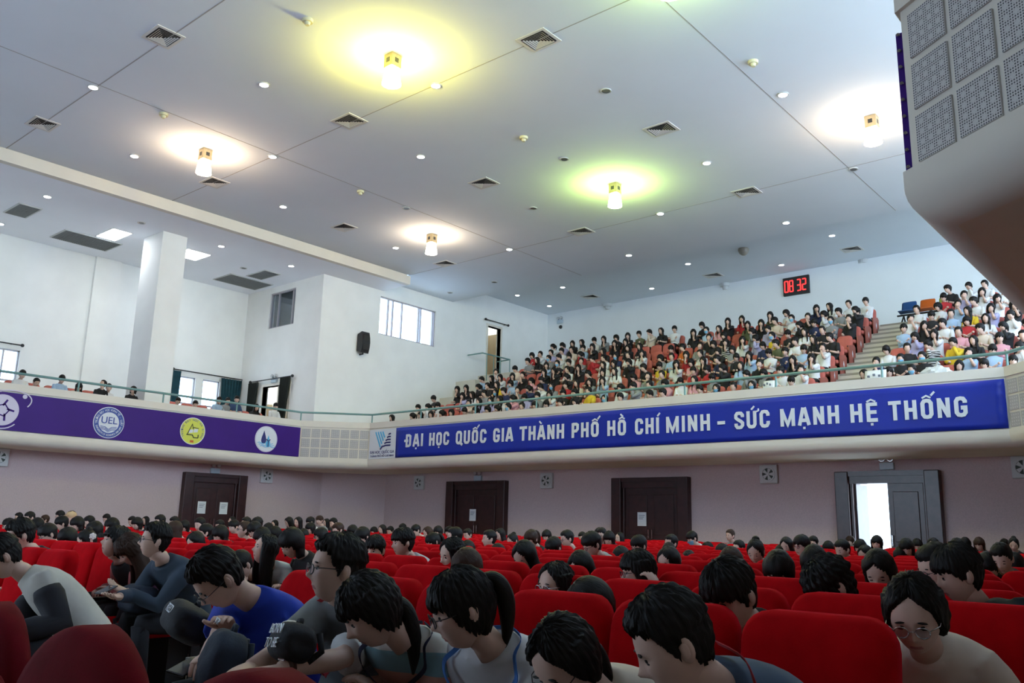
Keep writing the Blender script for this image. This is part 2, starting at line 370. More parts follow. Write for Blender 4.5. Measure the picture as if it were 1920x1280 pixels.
# curtains on rods
M_teal = mat('dark_teal_curtain', (.008, .055, .075), .9, .2, 6); M_blk = mat('black_curtain', (.008, .012, .010), .9, .2, 6)
def curtain(name, label, ax, pos, u0, u1, z0, z1, m, pinch=None):
    n = max(10, int((u1-u0)*16)); rows = []; s = 1 if ax == 0 else -1
    for z, k in ((z1, 1), ((z0+z1)/2+.2, .9 if pinch is None else pinch), (z0, 1 if pinch is None else pinch*.7)):
        row = []
        for i in range(n+1):
            u = u0+(u1-u0)*(.5+(i/n-.5)*k) if pinch is None else u0+(u1-u0)*(i/n)*k; d = .12+.05*math.cos(i*PI); p = [0, 0, z]; p[ax] = pos+s*d; p[1-ax] = u; row.append(p)
        rows.append(row)
    o = MB().loft(rows, False, 0, False).obj(name, m, None, True, label=label, cat='curtain')
    so = o.modifiers.new('thick', 'SOLIDIFY'); so.thickness = .02; return o
ry = [onX(x, 700, XA)[1] for x in (321, 331, 412, 455)]; rz_ = onX(323, 692, XA)[2]
curtain('curtain', 'narrow dark teal curtain drawn to the left of the wing windows', 0, XA, ry[0], ry[1]+.1, 4.5, rz_-.05, M_teal)
curtain('curtain', 'wide pleated dark teal curtain between wing window and room corner', 0, XA, ry[2], ry[3]-.1, 4.5, rz_-.05, M_teal)
rx = [onY(x, 720, YB)[0] for x in (474, 492, 534, 549)]; rz2 = onY(510, 722, YB)[2]+.22
curtain('curtain', 'bunched black curtain left of the open wing doorway', 1, YB, rx[0]-.05, rx[1]-.1, 4.2, rz2-.05, M_blk, .8)
curtain('curtain', 'black curtain with ragged edge hanging right of the wing doorway', 1, YB, rx[2]-.1, rx[3], 4.2, rz2-.02, M_blk, .8)
def rod(label, a, b):
    t = thing('curtain_rod', label, 'curtain rod'); MB().tube([a, b], .022, 8).obj('rod', M_dark, t)
    for p in (a, b): MB().ell(p, (.06, .06, .06), 8, 6).obj('finial', M_dark, t, True)
    for f in (.12, .88):
        q = np.array(a)*(1-f)+np.array(b)*f; w2 = q.copy()
        if abs(a[0]-b[0]) < .01: w2[0] -= .13
        else: w2[1] += .13
        MB().tube([q, w2], .014, 6).obj('bracket', M_dark, t)
rod('black curtain rod above the pair of wing windows', (XA+.12, ry[0], rz_), (XA+.12, ry[3], rz_))
rod('black curtain rod above the open wing doorway', (rx[0], YB-.12, rz2), (rx[3]+.1, YB-.12, rz2))
q0, q1 = onX(911, 598, XC+.12), onX(953, 610, XC+.12); rod('black curtain rod above the tall side doorway behind the rear seats', (XC+.12, q0[1], (q0[2]+q1[2])/2), (XC+.12, q1[1], (q0[2]+q1[2])/2))
q = onX(14, 643, XA+.12); rod('black curtain rod at the left picture edge above a wing window', (XA+.12, q[1]-2.2, q[2]), (XA+.12, onX(40, 645, XA)[1], q[2]))
# landing rail by the upper side door
t = thing('landing_rail', 'grey metal guard rail in front of the tall upper side doorway', 'guard rail')
zb_, zt_ = 7.3, onX(940, 670, XC+1)[2]; a, b = onX(905, 672, XC+1), onX(956, 668, XC+1)
g = [(XC+.1, a[1], zt_), (XC+1, a[1], zt_), (XC+1, b[1], zt_), (XC+.1, b[1]+.1, zt_)]
MB().tube(g, .03, 8).obj('top_bar', M_rail, t)
for x, y in [(XC+1, a[1]+(b[1]-a[1])*f) for f in (.15, .4, .65, 1)]+[(XC+.4, b[1])]: MB().tube([(x, y, zb_), (x, y, zt_)], .02, 6).obj('baluster', M_rail, t)
struct('floor_landing', MB().box((XC, a[1]-.6, 3.9), (XC+1.15, YD, 7.35)), M_step)

# ------------------------------------------------------------------ doors of the lower hall
def hall_door(n, ax, u0, u1, ztop, papers, m=M_wood, open_left=False, label=None):
    """portal with deep jambs; local frame: x along the wall, -y into the hall"""
    W = u1-u0; r = link(f'door_{n}', None); r['kind'] = 'structure'
    if ax == 1: r.location = ((u0+u1)/2, YW, 0)
    else: r.location = (XL, (u0+u1)/2, 0); r.rotation_euler = (0, 0, PI/2)
    j = .26*W/1.9 if W < 2.3 else .34; D = .22; w2 = W/2
    for s in (-1, 1):
        o = MB().box((s*w2, -D, 0), (s*(w2-j), .02, ztop)).box((s*(w2-j), -.12, 0), (s*(w2-j-.07), .02, ztop-.2)).obj('jamb', m, r); smoothed(o, bevel=.02)
    MB().box((-w2+j, -D+.03, ztop-.12), (w2-j, .02, ztop)).box((-w2+j, -.14, ztop-.3), (w2-j, .02, ztop-.12)).obj('head', m, r)
    lw = w2-j-.07
    for s in (-1, 1):
        if open_left and s < 0:
            lf = MB().box((-lw, .02, .02), (-lw+.05, .02+lw, ztop-.3)).obj('leaf', m, r)
            for z in (.5, 1.9): MB().cyl((-lw+.03, .01, z), .02, .14, 2, 8).obj('hinge', M_dark, lf)
            continue
        lf = MB().box((0 if s > 0 else -lw, -.05, .02), (lw if s > 0 else 0, 0, ztop-.3)).obj('leaf', m, r)
        for z0, z1 in ((.2, .95), (1.1, ztop-.5)):
            a, b = sorted((s*.12, s*(lw-.12)))
            o = MB().box((a, -.075, z0), (b, -.05, z1)).obj('raised_panel', m, lf); smoothed(o, bevel=.015)
        MB().tube([(s*.06, -.06, 1.0), (s*.06, -.12, 1.0), (s*.06, -.12, 1.25), (s*.06, -.06, 1.25)], .012, 6).obj('handle', M_chrome, lf)
    for px, pz, lb in papers:
        p = MB().box((px-.15, -.085, pz-.2), (px+.15, -.078, pz+.2))
        t = link('notice_sheet', p.mesh('notice_sheet', M_paper)); t.matrix_world = Matrix.Translation(r.location) @ Matrix.Rotation(r.rotation_euler.z, 4, 'Z'); tag(t, lb, 'notice')
        for k in range(3): MB().box((px-.1, -.09, pz+.1-.05*k), (px+.1-.03*k, -.085, pz+.115-.05*k)).obj('print_line', M_ink, t)
    return r
yl = (onX(338, 930, XL)[1], onX(456, 930, XL)[1])
hall_door(1, 0, yl[0], yl[1], 2.76, [(-.42, 1.62, 'white notice sheet on the left leaf of the far-left hall door'), (.4, 1.62, 'white notice sheet on the right leaf of the far-left hall door')])
def px2(x): return onY(x, 940, YW)[0]
hall_door(2, 1, px2(843), px2(953), 2.76, [(px2(890)-(px2(843)+px2(953))/2, 1.6, 'white notice sheet on the narrow dark door left of middle')])
hall_door(3, 1, px2(1153), px2(1296), 2.76, [(px2(1206)-(px2(1153)+px2(1296))/2, 1.55, 'white notice sheet on the dark double door right of middle')])
hall_door(4, 1, px2(1572), px2(1769), 2.80, [], M_daylit_wood, True)
# emergency lamps, wall fans
def place_on_wall(o, ax, x, y):
    if ax == 1: p = onY(x, y, YW); o.location = (p[0], YW, p[2])
    else: p = onX(x, y, XL); o.location = (XL, p[1], p[2]); o.rotation_euler = (0, 0, PI/2)
def emergency(lb, loc=None, ax=1, px=None, s=1.0):
    t = thing('emergency_lamp', lb, 'lamp')
    o = MB().box((-.17*s, -.09*s, -.1*s), (.17*s, 0, .08*s)).obj('battery_case', mat('pale_blue_plastic', (.45, .55, .62), .4), t); smoothed(o, bevel=.015)
    for q in (-1, 1):
        h = MB().cyl((q*.1*s, -.07*s, .17*s), .075*s, .08*s, 1, 14).obj('lamp_head', M_chrome, t)
        MB().cyl((q*.1*s, -.115*s, .17*s), .06*s, .01*s, 1, 14).obj('lens', M_ltgrey, h)
    if px: place_on_wall(t, ax, *px)
    else: t.location = loc
    return t
emergency('twin-head emergency lamp above the far-left hall door', ax=0, px=(402, 882)); emergency('twin-head emergency lamp above the narrow dark door', px=(898, 896)); emergency('twin-head emergency lamp above the open door', px=(1664, 873))
p = onY(516, 713, YB); t = emergency('white emergency lamp above the open wing doorway', (p[0], YB, p[2])); p = onY(1051, 603, YD); emergency('white emergency lamp high on the rear balcony wall', (p[0], YD, p[2]))
def fan(lb, ax, x, y):
    t = thing('wall_fan', lb, 'fan')
    o = MB().box((-.25, -.1, -.25), (.25, 0, .25)).obj('fan_case', M_ltgrey, t); smoothed(o, bevel=.02)
    MB().ring((0, 0, 0), .16, .2, -.125, -.1, 24).obj('fan_ring', M_ltgrey, t); MB().cyl((0, -.1, 0), .17, .02, 1, 24).obj('fan_recess', mat('fan_dark', (.05, .07, .06), .7), t)
    for k in range(5):
        b = MB().add([(.03, -.115, -.02), (.15, -.118, -.05), (.15, -.112, .05), (.03, -.115, .02)], [(0, 1, 2, 3), (3, 2, 1, 0)]).xform(roty(k*2*PI/5)); b.obj('blade', M_ltgrey, t)
    MB().cyl((0, -.12, 0), .035, .03, 1, 12).obj('hub', M_ltgrey, t); place_on_wall(t, ax, x, y)
fan('square wall fan cut by the left picture edge', 0, -3, 857); fan('square wall fan right of the far-left hall door', 0, 498, 892)
fan('square wall fan left of the narrow dark door', 1, 788, 905); fan('square wall fan right of the narrow dark door', 1, 1027, 901); fan('square wall fan left of the open door', 1, 1443, 889); fan('square wall fan at the right picture edge', 1, 1921, 876)
# ------------------------------------------------------------------ banners and their print
M_blue = mat('blue_banner_vinyl', (.008, .026, .36), .4, .05, 1.5, spec=.3); M_purple = mat('purple_banner_vinyl', (.045, .010, .19), .5, .06, 1.5, spec=.2)
M_pwhite = mat('white_print', (.72, .76, .82), .6); M_lav = mat('lavender_print', (.62, .58, .74), .6)
M_navy = mat('navy_print', (.02, .025, .16), .6); M_sky = mat('sky_print', (.10, .45, .75), .6); M_uel = mat('uel_blue_print', (.05, .09, .36), .6)
M_lime = mat('lime_print', (.66, .70, .10), .6); M_blackp = mat('black_print', (.02, .03, .02), .6); M_redp = mat('orange_print', (.6, .12, .02), .6)
def textmesh(body, size, align='CENTER', ext=.004):
    c = bpy.data.curves.new('txt', 'FONT'); c.body = body; c.size = size; c.align_x = align; c.extrude = ext
    o = bpy.data.objects.new('txt', c); COL.objects.link(o); dg = bpy.context.evaluated_depsgraph_get()
    me = bpy.data.meshes.new_from_object(o.evaluated_get(dg)); bpy.data.objects.remove(o); me.transform(Matrix.Rotation(PI/2, 4, 'X')); return me
def arctext(body, size, rad, a0, a1, flip=False):
    """letters on an arc (degrees clockwise from the top), joined into one mesh"""
    bm = bmesh.new(); n = len(body)
    for i, ch in enumerate(body):
        if ch == ' ': continue
        me = textmesh(ch, size); a = R(a0+(a1-a0)*i/(n-1))
        if flip: T = Matrix.Translation((rad*math.sin(a), 0, rad*math.cos(a))) @ Matrix.Rotation(a+PI, 4, 'Y')
        else: T = Matrix.Translation((rad*math.sin(a), 0, rad*math.cos(a))) @ Matrix.Rotation(a, 4, 'Y')
        me.transform(T); bm.from_mesh(me); bpy.data.meshes.remove(me)
    me = bpy.data.meshes.new('arc'); bm.to_mesh(me); bm.free(); return me
def put(me, name, m, parent, loc=(0, 0, 0)):
    me.materials.clear(); me.materials.append(m); o = link(name, me, parent, loc); return o
def stroke(mb, pts, wd, y0, y1, closed=False):
    pts = [np.array(p, float) for p in pts]; n = len(pts); L = []; Rr = []
    for i in range(n):
        a = pts[i-1] if (i or closed) else None; b = pts[(i+1) % n] if (i < n-1 or closed) else None; ns = []
        for p, q in ((a, pts[i]), (pts[i], b)):
            if p is not None and q is not None:
                t = (q-p)/(np.linalg.norm(q-p)+1e-9); ns.append(np.array((-t[1], t[0])))
        m = sum(ns); m = m/np.linalg.norm(m); m = m/max(.5, m@ns[0]); L.append(pts[i]+m*wd/2); Rr.append(pts[i]-m*wd/2)
    rings = [[(l[0], y0, l[1]), (r[0], y0, r[1]), (r[0], y1, r[1]), (l[0], y1, l[1])] for l, r in zip(L, Rr)]
    if closed: rings.append(rings[0])
    mb.loft(rings, not closed)
GS = .195
def glyph(ch):
    """condensed bold capital: (width, list of (points, closed))"""
    h = GS/2; w = .50; a, b = h, w-h; T, B = 1-h*.8, h*.8
    O = [(a, .22), (a, .78), (a+.06, .90), (w/2, T), (b-.06, .90), (b, .78), (b, .22), (b-.06, .10), (w/2, B), (a+.06, .10)]
    g = {'I': (GS, [([(h, 0), (h, 1)], 0)]), 'H': (w, [([(a, 0), (a, 1)], 0), ([(b, 0), (b, 1)], 0), ([(a, .5), (b, .5)], 0)]),
     'T': (w*.96, [([(w*.48, 0), (w*.48, 1)], 0), ([(0, T), (w*.96, T)], 0)]), 'E': (w*.86, [([(a, 0), (a, 1)], 0), ([(a, T), (w*.86, T)], 0), ([(a, .5), (w*.8, .5)], 0), ([(a, B), (w*.86, B)], 0)]),
     'O': (w, [(O, 1)]), 'Q': (w, [(O, 1), ([(w*.55, .2), (w+.02, -.06)], 0)]), 'C': (w, [([(b, .66)]+O[::-1][4:5][:0]+[(b, .78), (b-.06, .90), (w/2, T), (a+.06, .90), (a, .78), (a, .22), (a+.06, .10), (w/2, B), (b-.06, .10), (b, .22), (b, .36)], 0)]),
     'G': (w, [([(b, .68), (b, .78), (b-.06, .90), (w/2, T), (a+.06, .90), (a, .78), (a, .22), (a+.06, .10), (w/2, B), (b-.06, .10), (b, .2), (b, .45), (w*.5, .45)], 0)]),
     'U': (w, [([(a, 1), (a, .22), (a+.06, .10), (w/2, B), (b-.06, .10), (b, .22), (b, 1)], 0)]),
     'S': (w*.95, [([(b, .68), (b, .80), (b-.07, .91), (w/2, T), (a+.06, .91), (a, .80), (a, .66), (a+.07, .57), (b-.07, .43), (b, .34), (b, .20), (b-.07, .09), (w/2, B), (a+.06, .09), (a, .20), (a, .32)], 0)]),
     'N': (w, [([(a, 0), (a, 1)], 0), ([(b, 0), (b, 1)], 0), ([(a, .95), (b, .05)], 0)]), 'M': (w*1.35, [([(a, 0), (a, 1)], 0), ([(w*1.35-h, 0), (w*1.35-h, 1)], 0), ([(a, .92), (w*.675, .1), (w*1.35-h, .92)], 0)]),
     'A': (w*1.05, [([(.06, 0), (w*.48, 1)], 0), ([(w*1.05-.06, 0), (w*.57, 1)], 0), ([(.15, .28), (w*1.05-.15, .28)], 0)]),
     'P': (w*.95, [([(a, 0), (a, 1)], 0), ([(a, T), (b-.1, T), (b-.02, .86), (b-.02, .58), (b-.1, .46), (a, .46)], 0)]),
     'D': (w+.04, [([(a+.04, 0), (a+.04, 1)], 0), ([(a, T), (b-.08, T), (b+.02, .84), (b+.02, .16), (b-.08, B), (a, B)], 0), ([(-.05, .5), (w*.5, .5)], 0)]),
     '-': (.36, [([(0, .42), (.36, .42)], 0)])}
    return g[ch]
def word(text, x0, x1, z0, hgt, y0, y1):
    text = text.replace('Đ', 'D').replace('–', '-'); L = []; x = 0
    for ch in unicodedata.normalize('NFD', text):
        if unicodedata.combining(ch): L[-1][1].append(ord(ch)); continue
        L.append((ch, [], x)); x += glyph(ch)[0]+.10
    W = x-.10; sx = (x1-x0)/W
    F = lambda p, gx: (x0+(gx+p[0])*sx, z0+p[1]*hgt)
    ys = [0]; out = []
    for ch, marks, gx in L:
        w_, S = glyph(ch); mb = MB(); out.append(mb)
        def S1(pts, wd=GS*hgt, cl=0): ys[0] += 1; stroke(mb, [F(p, gx) for p in pts], wd, y0-.0012*ys[0], y1, cl)
        ys[0] = 0
        for pts, cl in S: S1(pts, min(GS*hgt, GS*sx*1.08), cl)
        c = w_/2
        for m in marks:
            if m == 0x323: S1([(c, -.21), (c, -.08)], .13*hgt)
            if m == 0x302: S1([(c-.16, 1.06), (c, 1.17), (c+.16, 1.06)], .09*hgt)
            if m == 0x301: k = .17 if 0x302 in marks else 0; S1([(c+k, 1.08+k*.5), (c+k+.14, 1.27+k*.5)], .10*hgt)
            if m == 0x300: k = .17 if 0x302 in marks else 0; S1([(c+k*.4, 1.12+k*.5), (c+k*.4-.14, 1.29+k*.5)], .10*hgt)
            if m == 0x31b: S1([(w_-.06, .93), (w_+.08, 1.0), (w_+.07, 1.12)], .08*hgt)
    return out
YBN = 19.955
bx0, bx1 = onY(744.6, 830, 20)[0], -3.69
def ripple(x, z): e = max(0, (x-(bx1-2.2))/2.2); return .012*math.sin(x*1.3+z*2)+.02*e*math.sin(z*17+x*4)
nx, nz = 90, 8; V = []; F = []
for i in range(nx+1):
    for j in range(nz+1):
        x = bx0+(bx1-bx0)*i/nx; z = 3.46+1.02*j/nz; V.append((x, YBN+ripple(x, z)*.8, z))
for i in range(nx):
    for j in range(nz): a = i*(nz+1)+j; F.append((a, a+nz+1, a+nz+2, a+1))
ban = MB().add(V, F).obj('banner', M_blue, None, True, label='long blue vinyl banner with white capitals across the rear balcony front', cat='banner')
so = ban.modifiers.new('thick', 'SOLIDIFY'); so.thickness = .012; so.offset = 1
for tx, a, b in (('ĐẠI', 762, 796), ('HỌC', 807, 845), ('QUỐC', 857, 915), ('GIA', 927, 965), ('THÀNH', 977, 1061), ('PHỐ', 1074, 1126), ('HỒ', 1141, 1177), ('CHÍ', 1193, 1239), ('MINH', 1251, 1335), ('–', 1348, 1362), ('SỨC', 1379, 1447), ('MẠNH', 1465, 1577), ('HỆ', 1596, 1648), ('THỐNG', 1669, 1818)):
    ca, cb = onY(a, 835-(a-760)*.055, 20)[0], onY(b, 835-(b-760)*.055, 20)[0]; k = ((ca+cb)/2-bx0)/(bx1-bx0)
    for lm in word(tx, ca, cb, 3.80-.06*k, .425, YBN-.035, YBN-.02): lm.obj('letter', M_pwhite, ban)
# white logo panel at the left end of the blue banner
lx0 = onY(694, 833, 20)[0]; pc = (lx0+bx0)/2; pw = bx0-lx0
lp = thing('logo_panel', 'white panel with striped V emblem left of the blue banner', 'sign', (pc, YBN, 3.97))
MB().box((-pw/2, 0, -.52), (pw/2, .02, .51)).obj('panel', M_pwhite, lp)
m = MB()
for k in range(4): x = -.38+.125*k; stroke(m, [(x, .42), (-.10+.07*k, -.12+.11*k)], .06, -.008-.001*k, 0)
m.obj('emblem_stripes', M_sky, lp); m = MB()
for k in range(5): z = .33-.10*k; L_ = .10+.065*k; stroke(m, [(.40-L_, z-.03), (.42-L_*.7, z), (.42, z)], .052, -.008-.001*k, 0)
stroke(m, [(-.10, -.20), (.02, -.08)], .05, -.016, 0); m.obj('emblem_bars', M_navy, lp)
put(textmesh('ĐẠI HỌC QUỐC GIA', .135), 'lettering', M_navy, lp, (0, -.004, -.34)); put(textmesh('THÀNH PHỐ HỒ CHÍ MINH', .10), 'lettering', M_navy, lp, (0, -.004, -.46))
# purple banner on the left balcony, with four emblems
lb = MB().box((-25.47, FRONT, 3.46), (-25.44, 18.2, 4.48)).obj('banner', M_purple, None, label='long purple vinyl banner with round emblems along the left balcony front', cat='banner')
def emblem(px, py, rad):
    p = onX(px, py, -25.44); e = link('emblem', None, lb, (-25.437, p[1], p[2]), PI/2); e['label'] = 'round printed emblem'; return e
def disc(r, y, m, par_, nm='disc', sx=1): o = MB().cyl((0, y, 0), r, .006, 1, 40).obj(nm, m, par_); return o
e = emblem(204, 792, .4); r = .46
e['label'] = 'white and blue round emblem reading UEL'
disc(r, 0, M_pwhite, e); MB().ring((0, 0, 0), r*.66, r*.95, -.012, -.004, 40).obj('emblem_ring', M_uel, e)
put(textmesh('UEL', r*.62, ext=.012), 'lettering', M_uel, e, (0, -.004, -.03))
put(arctext('TRƯỜNG ĐẠI HỌC KINH TẾ - LUẬT', r*.19, r*.74, -95, 95), 'ring_lettering', M_pwhite, e, (0, -.014, 0)); put(arctext('UNIVERSITY OF ECONOMICS AND LAW', r*.17, r*.86, 250, 110, True), 'ring_lettering', M_pwhite, e, (0, -.014, 0))
m = MB()
for s in (-1, 1):
    for k in range(3): stroke(m, [(0, -.2-.035*k), (s*.1, -.13-.04*k), (s*.24, -.12-.04*k)], .016, -.012, -.004)
m.obj('book_mark', M_uel, e)
e = emblem(361, 808, .4); r = .43; e['label'] = 'lime green round emblem with a triangle and open book'
disc(r, 0, M_lime, e); MB().ring((0, 0, 0), r*.95, r, -.012, -.002, 40).obj('emblem_ring', M_pwhite, e)
put(arctext('TRƯỜNG ĐẠI HỌC AN GIANG', r*.19, r*.76, -120, 120), 'ring_lettering', M_uel, e, (0, -.006, 0))
m = MB(); stroke(m, [(-.17, -.1), (-.03, .22), (.02, .06)], .025, -.012, -.004); stroke(m, [(-.2, -.12), (.0, -.12), (.05, -.2), (.2, -.2)], .03, -.012, -.004); stroke(m, [(.2, -.2), (.2, -.1)], .03, -.012, -.004); stroke(m, [(.02, .12), (.2, .1)], .02, -.012, -.004); m.obj('triangle_mark', M_blackp, e)
m = MB()
for s in (0, 1): m.add([(-.13+.15*s, -.010, -.07+.03*s), (0+.17*s, -.010, -.05+.03*s), (.02+.16*s, -.010, .05+.03*s), (-.10+.15*s, -.010, .04+.03*s)], [(0, 1, 2, 3)])
m.obj('book_mark', M_pwhite, e); MB().box((-.06, -.012, -.36), (.06, -.004, -.29)).obj('date_mark', M_redp, e)
e = emblem(499, 823, .4); r = .44; e['label'] = 'white round emblem with two water drops over waves'
disc(r, 0, M_pwhite, e); MB().ring((0, 0, 0), r*.93, r*.97, -.010, -.002, 40).obj('emblem_ring', M_lav, e)
def drop(cx, cz, w_, h_): a = np.linspace(0, 2*PI, 24, endpoint=False); return [(cx+w_*math.sin(t)*(.55+.45*-math.cos(t)) , cz-h_*-math.cos(t)) for t in a]
def flat(poly, y0=-.012): n = len(poly); return MB().add([(x, y0, z) for x, z in poly]+[(x, 0, z) for x, z in poly], [list(range(n)), list(range(n, 2*n))[::-1]]+[(i, i+n, (i+1) % n+n, (i+1) % n) for i in range(n)])
flat(drop(-.1, .06, .14, .22)).obj('drop_mark', M_navy, e); flat(drop(.08, -.07, .12, .2), -.014).obj('drop_mark', M_sky, e)
m = MB(); stroke(m, [(.08, -.25), (.08, -.05)], .03, -.02, -.012); stroke(m, [(.0, .0), (.08, -.06), (.16, .0)], .03, -.02, -.012); m.obj('figure_mark', M_navy, e); m = MB()
for k in range(3): stroke(m, [(-.33+.05*k+.6*t/10, -.14-.055*k+.02*math.sin(t*1.3)) for t in range(11)], .02, -.016, -.008)
m.obj('wave_mark', M_sky, e)
e = emblem(4, 768, .5); r = .42; e['label'] = 'large white ringed emblem at the left picture edge'
disc(r, 0, M_lav, e)
m = MB()
for k in range(5): a = k*2*PI/5; stroke(m, [(.12*math.sin(a), .12*math.cos(a)), (.3*math.sin(a+.35), .3*math.cos(a+.35))], .05, -.012, -.004)
stroke(m, [(.17*math.sin(k*2*PI/5+.3), .17*math.cos(k*2*PI/5+.3)) for k in range(5)], .03, -.012, -.004, True); m.obj('star_mark', M_purple, e); m = MB()
stroke(m, [(.78*math.cos(t)*.9, .2+.33*math.sin(t)+.12*math.cos(t)) for t in np.linspace(-.5, 2.6, 22)], .03, -.012, -.002); stroke(m, [(.5*math.cos(t), .5*math.sin(t)) for t in np.linspace(PI*.55, PI*1.75, 22)], .03, -.012, -.002); m.obj('orbit_mark', M_lav, e)
MB().cyl((.52, -.006, .42), .06, .012, 1, 16).obj('orbit_dot', M_lav, e)
rb = MB().box((-1.44, 5.45, 3.46), (-1.40, 17.6, 4.46)).obj('banner', M_purple, None, label='purple banner seen edge-on along the near right balcony', cat='banner')
for k in range(9): p = 3.52+.115*k; MB().cyl((-1.42, 5.44, p), .012, .03, 1, 8).obj('eyelet', M_chrome, rb)

# ------------------------------------------------------------------ ceiling fittings
dl = MB().cyl((0, 0, -.012), .098, .02, 2, 20).mesh('lamp_disc', M_led)
tr = MB(); a_ = np.arange(20)*2*PI/20; Pq = lambda r_, z: np.stack([r_*np.cos(a_), r_*np.sin(a_), np.full(20, z)], 1)
tr.loft([Pq(.098, -.02), Pq(.125, -.02), Pq(.125, 0)], False); trm = tr.mesh('trim_ring', M_ltgrey)
def downlight(x, y, Z, lb, lit=True):
    p = onZ(x, y, Z); t = thing('downlight', lb, 'ceiling light', (p[0], p[1], Z), 0, 'recessed ceiling downlights'); link('trim_ring', trm, t)
    link('lamp_disc', dl if lit else dlo, t)
dlo = MB().cyl((0, 0, -.008), .085, .012, 2, 20).mesh('lamp_disc', mat('dark_lens', (.12, .12, .13), .3))
L_main = [(175, 163), (495, 158), (817, 160), (1468, 177), (252, 292), (511, 293), (789, 293), (1325, 305), (531, 387), (1238, 400), (1474, 417), (742, 464), (955, 467), (1179, 478)]
for i, p in enumerate(L_main): downlight(*p, ZC, f'{ordn(i+1)} lit downlight of the main ceiling counting from the top left')
for i, p in enumerate([(1560, 441), (1290, 494), (1465, 496), (1055, 538), (1222, 540), (970, 553), (1030, 573)]): downlight(*p, ZB, f'{ordn(i+1)} lit downlight of the rear raised ceiling counting from the top right')
for i, p in enumerate([(89, 368), (415, 461), (546, 498), (1, 419)]): downlight(*p, ZW, ['lit downlight at the upper left of the wing ceiling', 'lit downlight right of the white column top', 'lit downlight in front of the high wing window', 'lit downlight cut by the left picture edge'][i])
for i, p in enumerate([(1136, 170), (1058, 298), (1600, 317), (1000, 390), (762, 390), (927, 528), (844, 548)]): downlight(*p, ZC, f'{ordn(i+1)} unlit recessed fitting of the main ceiling counting from the top', False)
for i, p in enumerate([(265, 417), (457, 502)]): downlight(*p, ZW, ['unlit recessed fitting left of the white column top', 'unlit recessed fitting beside the wing ceiling vents'][i], False)
M_det = mat('detector_plastic', (.70, .66, .42), .5)
def detector(x, y, Z, lb, s=1, m=M_det):
    p = onZ(x, y, Z); t = thing('smoke_detector', lb, 'detector', (p[0], p[1], Z), 0, 'ceiling detectors')
    MB().cyl((0, 0, -.03*s), .10*s, .06*s, 2, 18, r2=.11*s).obj('detector_base', m, t); MB().cyl((0, 0, -.09*s), .045*s, .06*s, 2, 14, r2=.06*s).obj('sensor_head', m, t)
for p, lb in (((577, 37), 'smoke detector near the top left lamp'), ((307, 213), 'smoke detector beside the leftmost warm lamp'), ((982, 257), 'smoke detector in the middle of the ceiling'), ((676, 358), 'smoke detector above the middle warm lamp'), ((1412, 115), 'smoke detector near the top right seam')): detector(*p, ZC, 'cream '+lb)
for p, lb in (((1620, 488), 'right'), ((1140, 570), 'left'), ((1360, 532), 'middle')): detector(*p, ZB, f'flat white round speaker at the {lb} of the rear raised ceiling', 2.2, M_ltgrey)
p = onZ(1394, 466, ZB); t = thing('dome_lamp', 'grey unlit dome lamp near the edge of the rear raised ceiling', 'lamp', (p[0], p[1], ZB)); MB().ell((0, 0, -.05), (.2, .2, .22), 16, 10).obj('dome', mat('bronze_glass', (.25, .22, .18), .3), t, True); MB().cyl((0, 0, -.02), .12, .04).obj('base', M_chrome, t)
# square air diffusers
M_vf = mat('vent_frame_paint', (.66, .65, .62), .6); M_vb = mat('vent_dark', (.035, .035, .037), .9)
def sqring(a, b, z0, z1): return MB().loft([[(-a[0], -a[1], z0), (a[0], -a[1], z0), (a[0], a[1], z0), (-a[0], a[1], z0)], [(-b[0], -b[1], z1), (b[0], -b[1], z1), (b[0], b[1], z1), (-b[0], b[1], z1)]], False)
vent_parts = [('vent_frame', sqring((.36, .30), (.29, .24), -.015, -.015).mesh('vent_frame', M_vf)), ('vent_rim', sqring((.36, .30), (.36, .30), 0, -.015).mesh('vent_rim', M_vf)), ('backing', MB().box((-.29, -.24, -.003), (.29, .24, -.001)).mesh('backing', M_vb))]
for k in range(5): f_ = .88-.17*k; vent_parts.append(('louver', sqring((.29*f_, .24*f_), (.29*(f_-.085), .24*(f_-.085)), -.026, -.014).mesh('louver', M_vf)))
def vent(x, y, Z, lb, s=1):
    p = onZ(x, y, Z); t = thing('air_diffuser', lb, 'air vent', (p[0], p[1], Z), 0, 'square ceiling air diffusers'); t.scale = (s, s, 1)
    for n_, me in vent_parts: link(n_, me, t)
for i, p in enumerate([(306, 69), (1010, 75), (655, 227), (80, 232), (1240, 242), (402, 342), (907, 343), (1400, 360), (645, 426), (1090, 434), (834, 494)]): vent(*p, ZC, f'{ordn(i+1)} square louvred air diffuser of the main ceiling counting from the top')
for i, p in enumerate([(1597, 467), (1337, 516), (1107, 556)]): vent(*p, ZB, f'small louvred air diffuser at the {["right", "middle", "left"][i]} of the rear raised ceiling')
